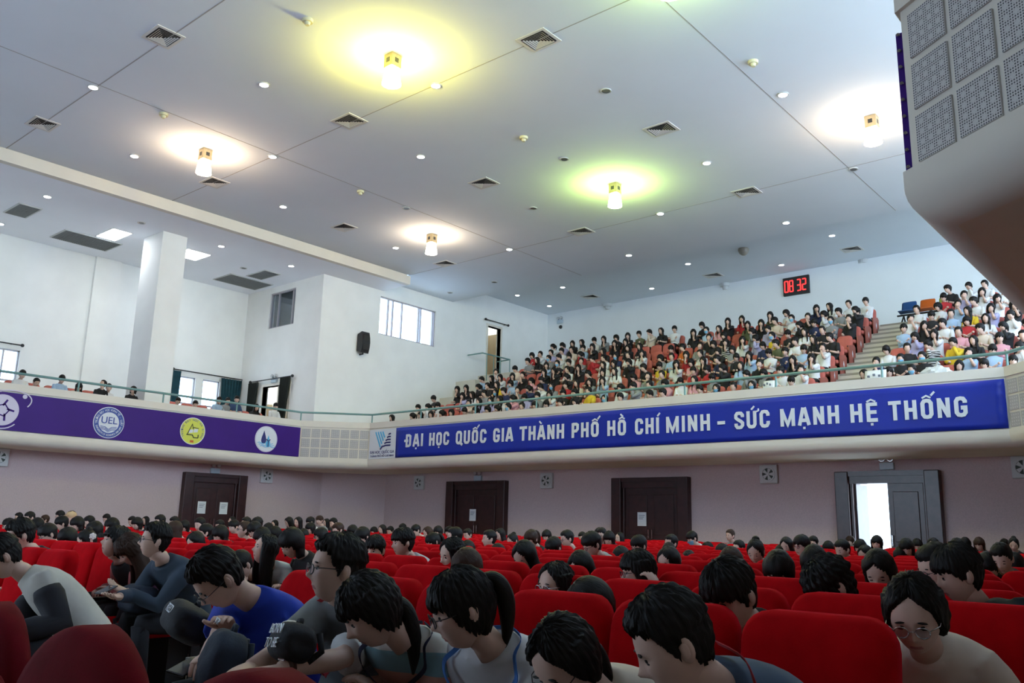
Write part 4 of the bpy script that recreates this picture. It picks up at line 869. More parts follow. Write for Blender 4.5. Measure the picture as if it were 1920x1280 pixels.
def build(head, hyp, pelvis, byaw=0, lod=1, hair='short', seed=0, sleeve='short', hands=None, mask=False, girl=False, knees=None, fat=1.0, curl=.5, wrists=None, poles=None):
    """figure geometry relative to the pelvis' floor point; returns dict of meshes/builders"""
    yaw, pit, rol = [R(a) for a in hyp]; Rh = rotz(yaw)@rotx(pit)@roty(rol); B = rotz(byaw); out = {}; head = np.array(head, float); pel = np.array(pelvis, float)
    lx = B@np.array((1., 0, 0)); fw0 = B@np.array((0, -1., 0)); sc = .93 if girl else 1.0
    nb = head+Rh@np.array((0, .040, -.088))+np.array((0, 0, -.045))-fw0*.04; ctl = pel+(nb-pel)*.45-fw0*(.10 if (nb-pel)@fw0 > .05 else .04)+np.array((0, 0, .05))
    bez = lambda t: pel*(1-t)**2+2*ctl*t*(1-t)+nb*t*t
    def frame(t):
        T = 2*(ctl-pel)*(1-t)+2*(nb-ctl)*t; T /= np.linalg.norm(T); f = fw0-T*(fw0@T); f /= np.linalg.norm(f); l = np.cross(T, f)*-1
        l = lx-T*(lx@T); l /= np.linalg.norm(l); return bez(t), l, f
    def tp(t, a, off=0):
        c, l, f = frame(t); rx = np.interp(t, TR[:, 0], TR[:, 1])*sc*fat+off; ry = np.interp(t, TR[:, 0], TR[:, 2])*sc*fat+off; return c+l*rx*math.cos(a)+f*ry*math.sin(a)
    k = (10, 16, 28)[lod]; A = np.arange(k)*2*PI/k
    HV, HF = head_grid(lod); sk = MB()
    fm = []
    for f in HF: c = HV[list(f)].mean(0); fm.append(1 if (c[1] < -.05 and abs(c[0]) < .019 and -.0755 < c[2] < -.058) else 0)
    sk.add(HV@Rh.T+head, HF); sk.m = fm if lod else [0]*len(HF)
    if lod:
        for s in (-1, 1):
            sk.ell(head+Rh@np.array((s*.077, .014, -.008)), (.010, .021, .032), 10, 8, 0, Rh@rotz(s*-.35)@rotx(-.15))
            if lod == 2: sk.ell(head+Rh@np.array((s*.084, .010, -.006)), (.006, .012, .020), 8, 6, 0, Rh@rotz(s*-.35)@rotx(-.15))
            yf = lambda x, z: HV[np.argmin((HV[:, 0]-x)**2+(HV[:, 2]-z)**2+(HV[:, 1] > 0)*9)][1]
            down = hyp[1] > 12
            if down: sk.ell(head+Rh@np.array((s*.031, yf(.031, -.002)-.000, -.003)), (.014, .004, .0024), 8, 6, 2, Rh)
            else:
                sk.ell(head+Rh@np.array((s*.031, yf(.031, .002)+.001, .002)), (.013, .005, .0056), 10, 6, 3, Rh); sk.ell(head+Rh@np.array((s*.031, yf(.031, .002)-.003, .002)), (.0056, .003, .0054), 8, 6, 2, Rh); sk.ell(head+Rh@np.array((s*.031, yf(.031, .008), .0085)), (.015, .004, .0022), 8, 6, 2, Rh)
            sk.ell(head+Rh@np.array((s*.032, yf(.032, .024)-.001, .024)), (.017, .005, .0034), 8, 6, 2, Rh@roty(s*.12))
    nk = [head+Rh@np.array((0, .022, -.055)), head+Rh@np.array((0, .026, -.095)), nb+(head-nb)*.2, nb-(head-nb)*.15]; sk.tube(nk, (.050*sc, .048*sc, .052*sc, .058*sc), k)
    sk.loft([[tp(t, a, -.018) for a in A] for t in (0.05, .3, .6, .8, .9, .97)])
    # arms
    S = {}; sh = MB(); hands = hands or {'L': (.07, -.30, .70), 'R': (-.07, -.30, .70)}
    for nm, s in (('L', 1), ('R', -1)):
        sp = tp(.83, 0 if s > 0 else PI, -.035); T = B@np.array(hands[nm], float)+np.array((pel[0], pel[1], 0)) if hands[nm] is not None else None
        pole = lx*s*.55-fw0*.35+np.array((0, 0, -1.0)) if nm not in (poles or {}) else np.array(poles[nm], float); E_, W = ik(sp, T, .285*sc, .25*sc, pole); S[nm] = (sp, E_, W)
        kk = (6, 10, 14)[lod]
        sk.tube([sp, sp+(E_-sp)*.5, E_, E_+(W-E_)*.35, W], (.048*sc, .044*sc, .039*sc, .038*sc, .026*sc), kk)
        pn = (wrists or {}).get(nm); pn = np.array((0, 0, -1.)) if pn is None else np.array(pn, float)
        dd = (W-E_)/np.linalg.norm(W-E_); hand(sk, W, dd, pn, lod, curl, s)
        e = E_-sp
        if sleeve == 'long': sh.tube([sp-e*.1, sp+e*.2, sp+e*.6, E_, E_+(W-E_)*.4, E_+(W-E_)*.92], (.060, .068, .062, .057, .052, .042), kk)
        else: sh.tube([sp-e*.1, sp+e*.2, sp+e*.5, sp+e*.82], (.060, .070, .070, .074), kk)
    # legs
    lg = MB(); kn = knees or (.12, -.44, .50)
    for s in (1, -1):
        h = np.array((pel[0], pel[1], 0))+B@np.array((s*.09, .0, .50)); kp = np.array((pel[0], pel[1], 0))+B@np.array((s*kn[0], kn[1], kn[2])); an = np.array((pel[0], pel[1], 0))+B@np.array((s*kn[0], kn[1]+.04, .07))
        kk = (6, 8, 12)[lod]; lg.tube([h-(kp-h)*.15, h+(kp-h)*.4, kp, kp+(an-kp)*.12], (.095, .090, .068, .062), kk); lg.tube([kp+(an-kp)*.02, kp+(an-kp)*.35, an], (.064, .060, .046), kk)
        lg.loft([[an+B@np.array((.042*math.cos(a)*w_, y, z0+.028*math.sin(a)*hh)) for a in np.arange(8)*PI/4] for y, w_, z0, hh in ((.06, .7, -.03, 1), (.0, .9, -.02, 1.4), (-.1, 1.05, -.035, 1), (-.17, .8, -.042, .7))], True, 1)
    lg.ell(pel+np.array((0, 0, -.02)), (.17*fat, .13*fat, .10), 12, 8)
    # shirt
    off = .014
    sh.loft([[tp(t, a, off+(.006 if t < .1 else 0)) for a in A] for t in (0.0, .12, .3, .5, .68, .80, .88, .94, .985)])
    if lod == 2: out['shirt'] = remesh(sh, .011, 4)
    else: out['shirt_mb'] = sh
    out['skin'] = sk; out['legs'] = lg; out['hair'] = hair_mesh(hair, lod, seed, Rh, pit); out['Rh'] = Rh; out['head'] = head; out['tp'] = tp; out['arms'] = S
    if mask:
        mk = MB(); V, F = head_grid(max(lod, 1)); sel = (V[:, 1] < -.02) & (V[:, 2] < -.012) & (V[:, 2] > -.11); c = V.copy(); c[:, 0] *= 1.06; c[:, 1] = np.minimum(c[:, 1]*1.10-.003, c[:, 1]); ids = {i: j for j, i in enumerate(np.nonzero(sel)[0])}
        mk.add(c[sel]@Rh.T+head, [[ids[i] for i in f] for f in F if all(i in ids for i in f)]); out['mask'] = mk
    return out
SKINM = [M_skin, M_lip, M_hair, M_eye]
def glasses(parent, b, m, lod=2, r=.021):
    mb = MB(); V = head_grid(lod)[0]; yf = V[:, 1].min()+.013; pts = []
    for s in (-1, 1):
        a = np.linspace(0, 2*PI, 17); mb.tube([(s*.031+r*math.cos(t), yf-.002+.004*abs(math.cos(t)), -.002+r*.88*math.sin(t)) for t in a], .0021, 6)
        mb.tube([(s*(.031+r), yf+.002, .004), (s*.078, yf+.03, .006), (s*.081, .01, .004)], .0018, 5)
    mb.tube([(-.031+r, yf-.002, .002), (0, yf-.006, .005), (.031-r, yf-.002, .002)], .0018, 5); mb.xform(b['Rh'], b['head']); g = mb.obj('glasses', m, parent, True); mb = MB()
    for s in (-1, 1): mb = MB().cyl((s*.031, yf-.001, -.002), r*.93, .0012, 1, 16).xform(b['Rh'], b['head']); mb.obj('lens', M_lens, g)
    return g
M_lens = glassmat('spectacle_lens', (.93, .95, 1), .10)
M_lany = {'red': mat('red_lanyard', (.45, .02, .03), .7), 'navy': mat('navy_lanyard', (.015, .02, .06), .7), 'blue': mat('blue_lanyard', (.05, .18, .55), .7)}
def lanyard(parent, b, col, ex=0):
    tp = b['tp']; mb = MB()
    for s in (1, -1):
        P = [tp(t, PI/2-s*a, o+ex) for t, a, o in ((.97, 3.1, .026), (.985, 2.3, .024), (.985, 1.5, .026), (.95, 1.15, .034), (.90, .85, .042), (.82, .50, .046), (.70, .25, .044), (.55, .08, .042), (.48, .02, .042))]; P = list(cat(P, 32)); L = []
        for i, p in enumerate(P): q = P[min(i+1, 31)]-P[max(i-1, 0)]; q /= np.linalg.norm(q); c = tp(.5, PI/2)-tp(.5, -PI/2); c /= np.linalg.norm(c); sd = np.cross(q, c); sd /= np.linalg.norm(sd)+1e-9; L.append([p-sd*.008-c*.001, p+sd*.008-c*.001, p+sd*.008+c*.002, p-sd*.008+c*.002])
        mb.loft(L)
    return mb.obj('lanyard', M_lany[col], parent)
def finish(b, loc, label, group=None, lod=1, shirt=(.5, .5, .5), shirtmat=None, hairmat=M_hair, gl=None, lan=None, trous=M_trous):
    o = link('person', b['skin'].mesh('person', SKINM, True), None, loc); tag(o, label, 'person', group)
    h = link('hair', b['hair'].xform(b['Rh'].T).mesh('hair', hairmat, True), o); h.matrix_local = Matrix.Translation(b['head']) @ Matrix(b['Rh'].tolist()).to_4x4()
    if 'shirt' in b: s = link('shirt', b['shirt'], o); s.data.materials.clear(); s.data.materials.append(shirtmat or M_cloth)
    else: s = link('shirt', b['shirt_mb'].mesh('shirt', shirtmat or M_cloth, True), o)
    s.color = (*shirt, 1); link('trousers', b['legs'].mesh('trousers', [trous, M_shoe], True), o)
    if 'mask' in b: link('face_mask', b['mask'].mesh('face_mask', M_mask, True), o)
    if gl: glasses(o, b, gl, max(lod, 1))
    if lan: lanyard(o, b, lan, .022 if lan == 'red' else 0)
    return o
PAL = {'white': (.72, .73, .74), 'black': (.012, .012, .014), 'grey': (.24, .25, .26), 'navy': (.015, .025, .08), 'light blue': (.36, .50, .68), 'yellow': (.72, .50, .03), 'red': (.45, .025, .03), 'pink': (.66, .32, .36), 'olive': (.10, .11, .06), 'lavender': (.42, .40, .62), 'orange': (.65, .16, .03), 'cream': (.66, .56, .46), 'dark blue': (.03, .06, .14), 'striped': (.5, .5, .5)}
# ------------------------------------------------------------------ foreground people, one by one
M_frame = mat('dark_spectacle_frame', (.02, .02, .025), .3); M_frames = mat('silver_spectacle_frame', (.55, .55, .58), .25, metal=1)
def ramp_mat(name, stops, rough=.85, axis=2):
    m = mat(name, (1, 1, 1), rough); nt = m.node_tree; tc = nt.nodes.new('ShaderNodeTexCoord'); sp = nt.nodes.new('ShaderNodeSeparateXYZ'); cr = nt.nodes.new('ShaderNodeValToRGB'); cr.color_ramp.interpolation = 'CONSTANT'
    nt.links.new(tc.outputs['Object'], sp.inputs[0]); nt.links.new(sp.outputs[axis], cr.inputs[0]); e = cr.color_ramp.elements
    e[0].position, e[0].color = stops[0][0], (*stops[0][1], 1); e[1].position, e[1].color = stops[1][0], (*stops[1][1], 1)
    for p, c in stops[2:]: q = e.new(p); q.color = (*c, 1)
    nt.links.new(cr.outputs[0], nt.nodes['Principled BSDF'].inputs['Base Color']); return m
W_ = (.62, .60, .56); M_stripe = ramp_mat('striped_cotton', [(0, W_), (.66, (.55, .30, .24)), (.735, (.20, .36, .42)), (.815, W_)])
def fg(px, py, dep, hyp, pel, label, hands=None, byaw=0, **k):
    H = at(px, py, dep); pel = np.array((*pel, 0.)) if pel is not None else np.array((H[0]-.1, H[1]+.35, 0)); hd = {}
    for n_ in 'LR':
        v = (hands or {}).get(n_)
        if v is None: v = (.08, -.34, .66) if n_ == 'L' else (-.08, -.34, .66)
        elif v[0] == 'px': v = rotz(-byaw)@(at(*v[1:])-pel)
        hd[n_] = v
    fk = {q: k.pop(q) for q in ('shirt', 'shirtmat', 'hairmat', 'gl', 'lan', 'trous') if q in k}
    b = build(H-pel, hyp, (0, 0, .52), byaw, k.pop('lod', 2), hands=hd, **k); o = finish(b, pel, label, None, 2, **fk); o['_'] = 0; del o['_']; return o, b, pel
def sleeves(o, b, m, r=.066, f=1.0, name='sleeve', start=.05):
    for n_ in 'LR':
        s, e, w_ = b['arms'][n_]; MB().tube([s+(e-s)*start, s+(e-s)*.4, e, e+(w_-e)*.5, e+(w_-e)*f], (r, r*1.12, r*1.02, r*.9, r*.75), 14).obj(name, m, o, True)
denim = (.055, .085, .14)
o10, b10, p10 = fg(1262, 1207, 2.15, (-50, 30, 4), (-1.02, 2.48), 'short-haired man in a blue denim shirt with red lanyard, largest head at bottom centre', shirt=denim, hair='short', seed=3, lan='red', fat=1.08, hands={'L': (.10, -.42, .62), 'R': (-.05, -.42, .62)})
o9, b9, _ = fg(1060, 1238, 2.45, (-8, 42, 0), (-1.62, 2.5), 'girl with parted black hair bowing her head in a black jacket, bottom centre', shirt=PAL['cream'], hair='ponyl', seed=5, girl=True, gl=M_frame, sleeve='long')
sleeves(o9, b9, mat('black_jacket_cloth', (.012, .012, .014), .9), .074)
o8, b8, _ = fg(866, 1142, 2.75, (-34, 20, 2), (-2.1, 2.5), 'girl in a white T-shirt with clipped-up hair, glasses and blue lanyard', shirt=(.62, .63, .66), hair='pony', seed=8, girl=True, gl=M_frame, lan='blue')
o7, b7, _ = fg(695, 1145, 2.95, (-24, 36, -4), (-2.52, 2.5), 'girl in a blue and pink striped T-shirt looking down, navy lanyard', shirtmat=M_stripe, hair='low', seed=2, girl=True, lan='navy')
o6, b6, p6 = fg(630, 1068, 3.30, (-22, -4, 0), (-2.95, 2.5), 'boy with glasses and red lanyard in a grey T-shirt gazing up left', shirt=(.16, .18, .20), hair='short', seed=11, gl=M_frame, lan='red', hands={'R': ('px', 470, 1250, 2.95), 'L': ('px', 500, 1262, 2.85)}, fat=1.05, wrists={'R': (0, -.3, -1), 'L': (0, -.3, -1)}, curl=.35)
s, e, w_ = b6['arms']['R']
for n_ in 'LR':
    s, e, w_ = b6['arms'][n_]; MB().tube([s+(e-s)*.80, s+(e-s)*.86], (.078, .079), 18).obj('sleeve_trim', mat('white_trim_cloth', (.6, .6, .6), .8), o6, True)
s, e, w_ = b6['arms']['L']; d = (w_-e)/np.linalg.norm(w_-e); t = MB().tube([w_-d*.045, w_-d*.02], (.033, .032), 16).obj('watch', mat('brown_watch_strap', (.05, .015, .01), .5), o6, True); MB().box((-.016, -.016, -.004), (.016, .016, .006)).xform(np.eye(3), w_-d*.032+np.array((-.005, -.012, .03))).obj('watch_face', M_chrome, t)
o5, b5, p5 = fg(410, 1086, 3.55, (-18, 48, 6), (-3.5, 2.5), 'boy in a royal blue T-shirt asleep with his head bowed on his arm', shirt=(.012, .045, .42), hair='short', seed=14, gl=M_frame, fat=1.05, hands={'R': ('px', 385, 1232, 3.25), 'L': ('px', 428, 1180, 3.5)}, poles={'L': (-.8, -.8, -.6)}, curl=.6)
o4, b4, p4 = fg(290, 1014, 6.3, (-20, -6, 0), (-6.3, 3.62), 'boy with glasses in a dark denim jacket holding a phone', shirt=(.035, .055, .085), sleeve='long', hair='short', seed=17, gl=M_frame, hands={'R': ('px', 222, 1118, 6.0), 'L': ('px', 236, 1108, 6.15)}, fat=1.05, curl=.3, wrists={'R': (.2, 0, 1), 'L': (.2, 0, 1)})
o2, b2, p2_ = fg(216, 1017, 7.0, (-5, -16, 0), (-7.2, 3.75), 'girl with bobbed hair in a pink jacket over black top looking up', shirt=(.012, .012, .014), sleeve='long', hair='bob', seed=20, girl=True, lod=2)
sleeves(o2, b2, mat('pink_jacket_cloth', (.55, .20, .20), .9), .070)
fg(246, 1031, 6.75, (-15, 42, 0), (-6.85, 3.75), 'brown-haired girl in lilac jacket bowing her head beside the denim-jacket boy', shirt=(.40, .26, .50), sleeve='long', hair='longb', seed=21, girl=True, hairmat=M_brownhair)
o1, b1, _ = fg(4, 1045, 5.0, (-15, 38, 0), (-5.35, 2.42), 'person in a pale grey jacket with black sleeves hunched forward at left edge', shirt=(.50, .48, .44), sleeve='long', hair='short', seed=23, fat=1.15, hands={'L': (.12, -.45, .62), 'R': (-.12, -.45, .62)})
sleeves(o1, b1, mat('black_sleeve_cloth', (.014, .014, .02), .9), .074, .95, start=.25)
fg(38, 1005, 6.8, (-12, 18, 0), None, 'boy with cropped black hair behind the hunched grey jacket', shirt=(.03, .04, .05), hair='short', seed=25, lod=2)
fg(1370, 1118, 3.2, (-12, 30, 0), (-1.6, 3.5), 'boy with thick black fringe in a black shirt reading downward', shirt=(.010, .010, .012), hair='fringe', seed=28)
fg(1560, 1102, 4.0, (-52, 34, 0), (-1.5, 4.55), 'curly-haired boy bowed to the left behind the empty red seat', shirt=(.03, .03, .035), hair='curly', seed=30)
o12, b12, _ = fg(1716, 1152, 2.75, (8, 27, -2), (-.86, 3.5), 'girl with round glasses in a cream blouse looking down at right', shirt=(.60, .50, .42), sleeve='long', hair='ponyl', seed=33, girl=True, gl=M_frames)
o13, b13, _ = fg(1797, 1078, 4.0, (-55, 14, 0), (-.92, 4.55), 'boy in a black jacket leaning left in the right-hand seats', shirt=(.010, .014, .018), sleeve='long', hair='fringe', seed=36, fat=1.12)
fg(1757, 1066, 4.7, (-40, 18, 0), None, 'boy with glasses half hidden behind the leaning black jacket', shirt=(.02, .03, .05), hair='short', seed=37, gl=M_frame, lod=1)
fg(1042, 1100, 4.6, (-10, 4, 0), None, 'girl with silver glasses peeking over an empty red seat', shirt=(.2, .2, .2), hair='ponyl', seed=40, girl=True, gl=M_frames)
fg(1109, 1137, 4.0, (-25, 40, 0), None, 'girl whose smooth black hair shows between two front seats', shirt=(.05, .04, .05), hair='bob', seed=42, girl=True, lod=1)
oh, bh, _ = fg(1196, 1072, 5.4, (-40, 8, 0), None, 'girl with glasses raising a hand to her hair in mid rows', shirt=(.3, .3, .3), hair='bob', seed=44, girl=True, gl=M_frame, hands={'L': ('px', 1232, 1100, 5.25), 'R': None}, wrists={'L': (-1, 0, 0)}, curl=.7)
fg(703, 1032, 8.0, (22, 6, 0), None, 'boy in yellow turning his face to the camera in mid rows', shirt=PAL['yellow'], hair='fringe', seed=46)
fg(755, 1018, 8.0, (-20, 4, 0), None, 'boy in a white polo shirt with navy collar in mid rows', shirt=(.6, .6, .6), hair='fringe', seed=48)
fg(497, 1030, 7.4, (-14, -14, 0), None, 'sleeping girl in a white shirt leaning back in mid rows', shirt=(.6, .62, .62), hair='long', seed=50, girl=True)
fg(848, 1040, 6.6, (-12, 14, 6), None, 'girl asleep with tilted face behind the clipped-up hair', shirt=(.3, .3, .3), hair='long', seed=52, girl=True)
fg(1110, 1022, 9.0, (-22, 22, 0), None, 'boy with glasses in a pale grey T-shirt in mid rows', shirt=(.42, .46, .46), hair='fringe', seed=54, gl=M_frame, lod=1)
# things they hold
M_phone = mat('phone_case', (.015, .015, .02), .25); M_bag = mat('black_bag_cloth', (.012, .014, .020), .8, .2, 12, .2, 80); M_navybag = mat('navy_bag_cloth', (.018, .028, .05), .8, .2, 12, .2, 80)
def phone(p, rot, lb):
    t = thing('phone', lb, 'phone', p); t.rotation_euler = rot; o = MB().box((-.037, -.077, -.004), (.037, .077, .004)).obj('phone_case', M_phone, t); smoothed(o, bevel=.003); MB().box((-.034, -.072, .004), (.034, .072, .0048)).obj('screen', mat('phone_screen', (.02, .03, .05), .1), t)
w4 = [p4+b4['arms'][q][2] for q in 'LR']; phone((w4[0]+w4[1])/2+np.array((-.04, -.1, .03)), (.3, 0, .4), 'dark phone held by the boy in the denim jacket'); w5 = p5+b5['arms']['R'][2]; phone(w5+np.array((-.02, -.06, -.03)), (.2, .2, .5), 'dark phone in the hand of the boy in royal blue')
def sack(name, lb, cat, px, py, dep, size, rot, m, text=None, tsize=.05, seed=1, toff=(0, 0)):
    c = at(px, py, dep); t = thing(name, lb, cat, c); D, F, th, ph = sphere_grid(28, 20); n = (np.abs(D)**3.2).sum(1)**(1/3.2); V = D/n[:, None]*np.array(size)/2; V *= (1+.05*np.sin(D[:, 0]*7+seed)*np.sin(D[:, 2]*6+seed*2))[:, None]; Q = rotz(rot[2])@rotx(rot[0])@roty(rot[1])
    MB().add(V@Q.T, F).obj('bag_body', m, t, True); s = size
    for q in (-1, 1): MB().tube([Q@np.array(v) for v in ((q*.2*s[0], s[1]*.45, -.35*s[2]), (q*.24*s[0], s[1]*.68, 0), (q*.18*s[0], s[1]*.5, .42*s[2]))], .012, 8).obj('strap', m, t, True)
    MB().tube([Q@np.array(v) for v in ((-.08*s[0], 0, .49*s[2]), (-.06*s[0], 0, .60*s[2]), (.06*s[0], 0, .60*s[2]), (.08*s[0], 0, .49*s[2]))], .009, 8).obj('grab_loop', m, t, True)
    if text:
        for i, ln in enumerate(text): me = textmesh(ln, tsize, ext=.002); o = put(me, 'lettering', M_pwhite, t); o.matrix_local = Matrix(Q.tolist()).to_4x4() @ Matrix.Translation((toff[0], -s[1]*.51, toff[1]-i*tsize*1.0))
    return t
sack('bag', 'black bag with white letters on the lap beside the sleeping boy', 'bag', 350, 1165, 3.75, (.30, .20, .15), (-.5, .1, -.25), M_bag, ('RED', ), .05, 2, (.02, .0)); sack('bag', 'navy backpack hanging in front of the royal blue T-shirt', 'bag', 415, 1240, 3.15, (.20, .14, .22), (-.3, .1, -.3), M_navybag, ('VTP',), .03, 3, (0, .12))
sack('cap', 'black cap with white BORN TO BE print on the grey T-shirt boy lap', 'cap', 548, 1205, 2.98, (.20, .14, .13), (-.35, -.12, -.35), M_bag, ('BORN', 'TO BE'), .048, 4, (0, .012))
PXB = (lambda q: (q[0], q[1], q[2]))(proj((-6.32, 3.22, .665)))
sack('bag', 'dark bag on the knees of the boy in the denim jacket', 'bag', *PXB, (.26, .24, .20), (-.2, 0, .2), M_navybag, None, .05, 6)

# ------------------------------------------------------------------ the rest of the hall audience
G = '''16 985 22 -8 12 fringe grey g;35 970 15 0 10 short black;56 971 18 5 20 short navy;70 984 24 -20 25 longb black;84 975 15 -10 5 short grey;112 967 16 -10 0 fringe white;116 982 22 -20 20 fringe navy;145 983 26 10 25 bob black;167 980 22 10 20 short black;200 973 15 20 25 short grey;90 1003 38 -8 24 fringe black g;127 1010 40 10 28 bob navy;163 1014 38 0 30 bun white f;133 969 17 5 4 short cream c;177 995 32 -10 20 longb black;210 986 26 -10 22 longb olive
248 978 16 15 20 short black;257 982 20 15 20 bob navy;273 976 13 10 5 long pink;300 978 20 5 15 short black;327 980 18 5 15 short white;346 987 20 10 25 bob black;327 993 26 -25 8 long cream;385 998 24 -25 -4 fringe grey;367 1017 33 5 30 long navy;375 984 22 5 15 short black;413 1003 28 0 25 bob black;403 1019 32 10 25 longb navy;435 976 13 -20 -4 crop cream;412 986 18 5 15 short white;438 988 20 0 10 fringe grey;457 994 26 -25 -8 short white g;478 995 28 0 30 fringe black;461 981 18 -5 5 short cream;482 983 20 0 10 fringe navy
503 991 18 0 15 bob black;515 983 14 10 10 long white;542 979 17 -15 25 long black;559 979 16 10 10 long navy;582 979 16 -20 15 fringe white g;599 976 15 10 5 fringe grey;612 980 13 0 5 long black;625 981 16 5 15 short black;492 1008 30 0 30 bob navy;515 1003 26 5 28 long black;547 1019 46 0 34 bob black;569 1003 20 5 25 long cream;582 991 18 0 20 bob grey;601 1005 24 -25 8 bob navy g;634 995 24 -15 16 short red;661 996 20 0 20 bob black;680 1008 32 0 25 fringe navy;453 1060 50 0 40 short black
701 996 14 0 15 bob black;717 993 16 0 15 long navy;732 996 15 0 20 short grey;755 991 15 0 20 short black;780 995 18 -15 20 fringe white;802 999 20 -15 20 long black;821 997 18 0 15 bob navy;812 1016 30 -20 24 pony pink;852 1007 28 -35 2 short white;842 997 17 0 12 bob black;877 1003 18 0 15 short navy;917 1011 28 -32 0 short grey;938 1003 20 0 15 long black;961 1014 22 -5 22 bun white;996 1010 28 0 24 pony black;1025 1005 18 0 20 bob navy;1063 1011 27 -25 10 short grey g;1092 1008 17 0 20 short black;1038 1028 33 -8 24 fringe black
877 1031 30 0 30 long white;934 1038 33 0 34 long navy;984 1043 50 5 36 long black;813 1080 44 -5 10 crop olive;876 1064 60 0 34 bob black;903 1066 40 10 30 bob navy;1090 1064 52 0 36 long black;1123 1001 18 0 15 short black;1142 1010 22 0 25 bob navy;1162 1009 18 -10 0 long cream;1198 1024 30 -12 16 fringe grey g;1258 1019 27 -22 2 short white g;1298 1010 21 -30 22 fringe white m;1369 1004 18 -20 2 short grey;1327 1030 22 -40 14 short orange;1385 1028 24 -30 0 short black;1417 1034 38 10 28 bun black;1475 1023 26 0 22 long navy
1165 1046 36 5 30 bob black;1254 1054 46 -5 18 long navy g;1292 1052 34 5 28 long black;1254 1036 30 0 24 short grey;1371 1056 54 -5 24 long black;1335 1062 30 -15 24 bob navy;1354 1036 28 0 22 pony cream;1460 1070 60 10 36 longb black;1465 1038 26 0 24 bob navy;1503 1024 33 -22 4 fringe white g;1525 1019 22 0 12 short black;1553 1028 22 0 20 bob navy;1580 1031 30 -28 18 short grey;1594 1016 16 -15 0 fringe black;1613 1026 24 0 24 bob white;1623 1041 32 -22 20 long navy;1644 1018 22 0 12 bob lavender;1700 1027 28 10 26 longb black;1720 1022 20 10 24 bob navy
1750 1024 26 -15 10 long white;1690 1043 28 5 30 bob black;1810 1020 20 0 26 bob navy;1836 1020 20 0 26 bob black;1884 1022 20 0 20 long grey;1901 1021 22 0 20 bun black;1795 1030 32 0 24 bob navy;1527 1056 56 5 32 bob black;1649 1070 66 0 38 long navy;1879 1048 46 0 26 short black;1853 1066 44 0 26 fringe navy;1903 1064 44 10 26 fringe black'''
HD = {'short': 'short-haired', 'fringe': 'fringed-haired', 'long': 'long-haired', 'bob': 'bob-haired', 'pony': 'ponytailed', 'bun': 'bun-haired', 'longb': 'long-haired', 'crop': 'crop-haired', 'ponyl': 'ponytailed', 'curly': 'curly-haired'}
gp = []
for i, ln in enumerate(G.replace('\n', ';').split(';')):
    a = ln.split(); px_, py_, w_, yw, pt = map(float, a[:5]); fl_ = a[6:]; col = fl_[0]; ext = fl_[1:]
    H = at(px_, py_, .205*FPX/w_); k = max(1, math.ceil((H[1]+.12-Y0)/RP)); hy = min(rowY(k)-.30, 20.8) if abs(rowY(k)-.3-H[1]) < .9 else H[1]; H = onY(px_, py_, hy)
    if H[0] < -26.3: H = onX(px_, py_, -26.3)
    gp.append((k, H, (yw+random.uniform(-6, 6), pt, random.uniform(-4, 4)), a[5], col, ext, i))
nrow = {}
for k, H, hyp, style, col, ext, i in sorted(gp, key=lambda g: (g[0], g[1][0])):
    nrow[k] = nrow.get(k, 0)+1; pel = np.array((H[0]+random.uniform(-.05, .05), H[1]+.12+.006*max(0, hyp[1]-10), 0)); dz = min(0, H[2]-1.02)*.5
    girl = style in ('long', 'longb', 'bob', 'pony', 'bun')
    b = build(H-pel, hyp, (0, 0, .50+dz), 0, 1, style, i*3+1, 'long' if i % 3 == 0 else 'short', mask='m' in ext, girl=girl)
    po = finish(b, pel, f'{HD[style]} person in {col} top, {ordn(nrow[k])} from the left in the {ordn(k+1)} hall row', 'seated audience in the hall', 1, PAL[col], gl=M_frame if 'g' in ext else None, hairmat=M_brownhair if i % 9 == 4 else M_hair)
    if 'f' in ext:
        fm = MB(); c_ = b['head']+b['Rh']@np.array((.085, .05, .03))
        for q in range(6): fm.ell(c_+b['Rh']@np.array((.006, .024*math.cos(q*PI/3), .024*math.sin(q*PI/3))), (.012, .017, .017), 8, 6)
        fm.ell(c_+b['Rh']@np.array((.016, 0, 0)), (.008, .012, .012), 8, 6); fm.obj('flower_hairclip', mat('white_flower_cloth', (.75, .70, .66), .8), po, True)
    if 'c' in ext:
        cm_ = MB().ell(b['head']+b['Rh']@np.array((0, .005, .045)), (.098, .118, .095), 18, 12, 0, b['Rh']); cm_.loft([[b['head']+b['Rh']@np.array((.085*u, -.09-.07*(1-u*u)*f, .045+dz)) for u in np.linspace(-1, 1, 9)] for f, dz in ((0, .01), (1, 0), (1, -.008), (0, 0))], True, 0, False); cm_.obj('cap', mat('beige_cap_cloth', (.60, .42, .24), .9), po, True)
# a raised hand in the far rows belongs to its own person
H = at(1128, 1004, 15); pel = np.array((H[0], H[1]+.15, 0)); T = at(1135, 1003, 14.9)-pel
b = build(H-pel, (10, 10, 0), (0, 0, .5), 0, 1, 'short', 99, 'short', {'L': tuple(at(1136, 1010, 14.9)-pel+np.array((0, 0, -.02))), 'R': (-.07, -.3, .7)}); finish(b, pel, 'far person raising one hand in front of the dark double door', None, 1, PAL['white'])
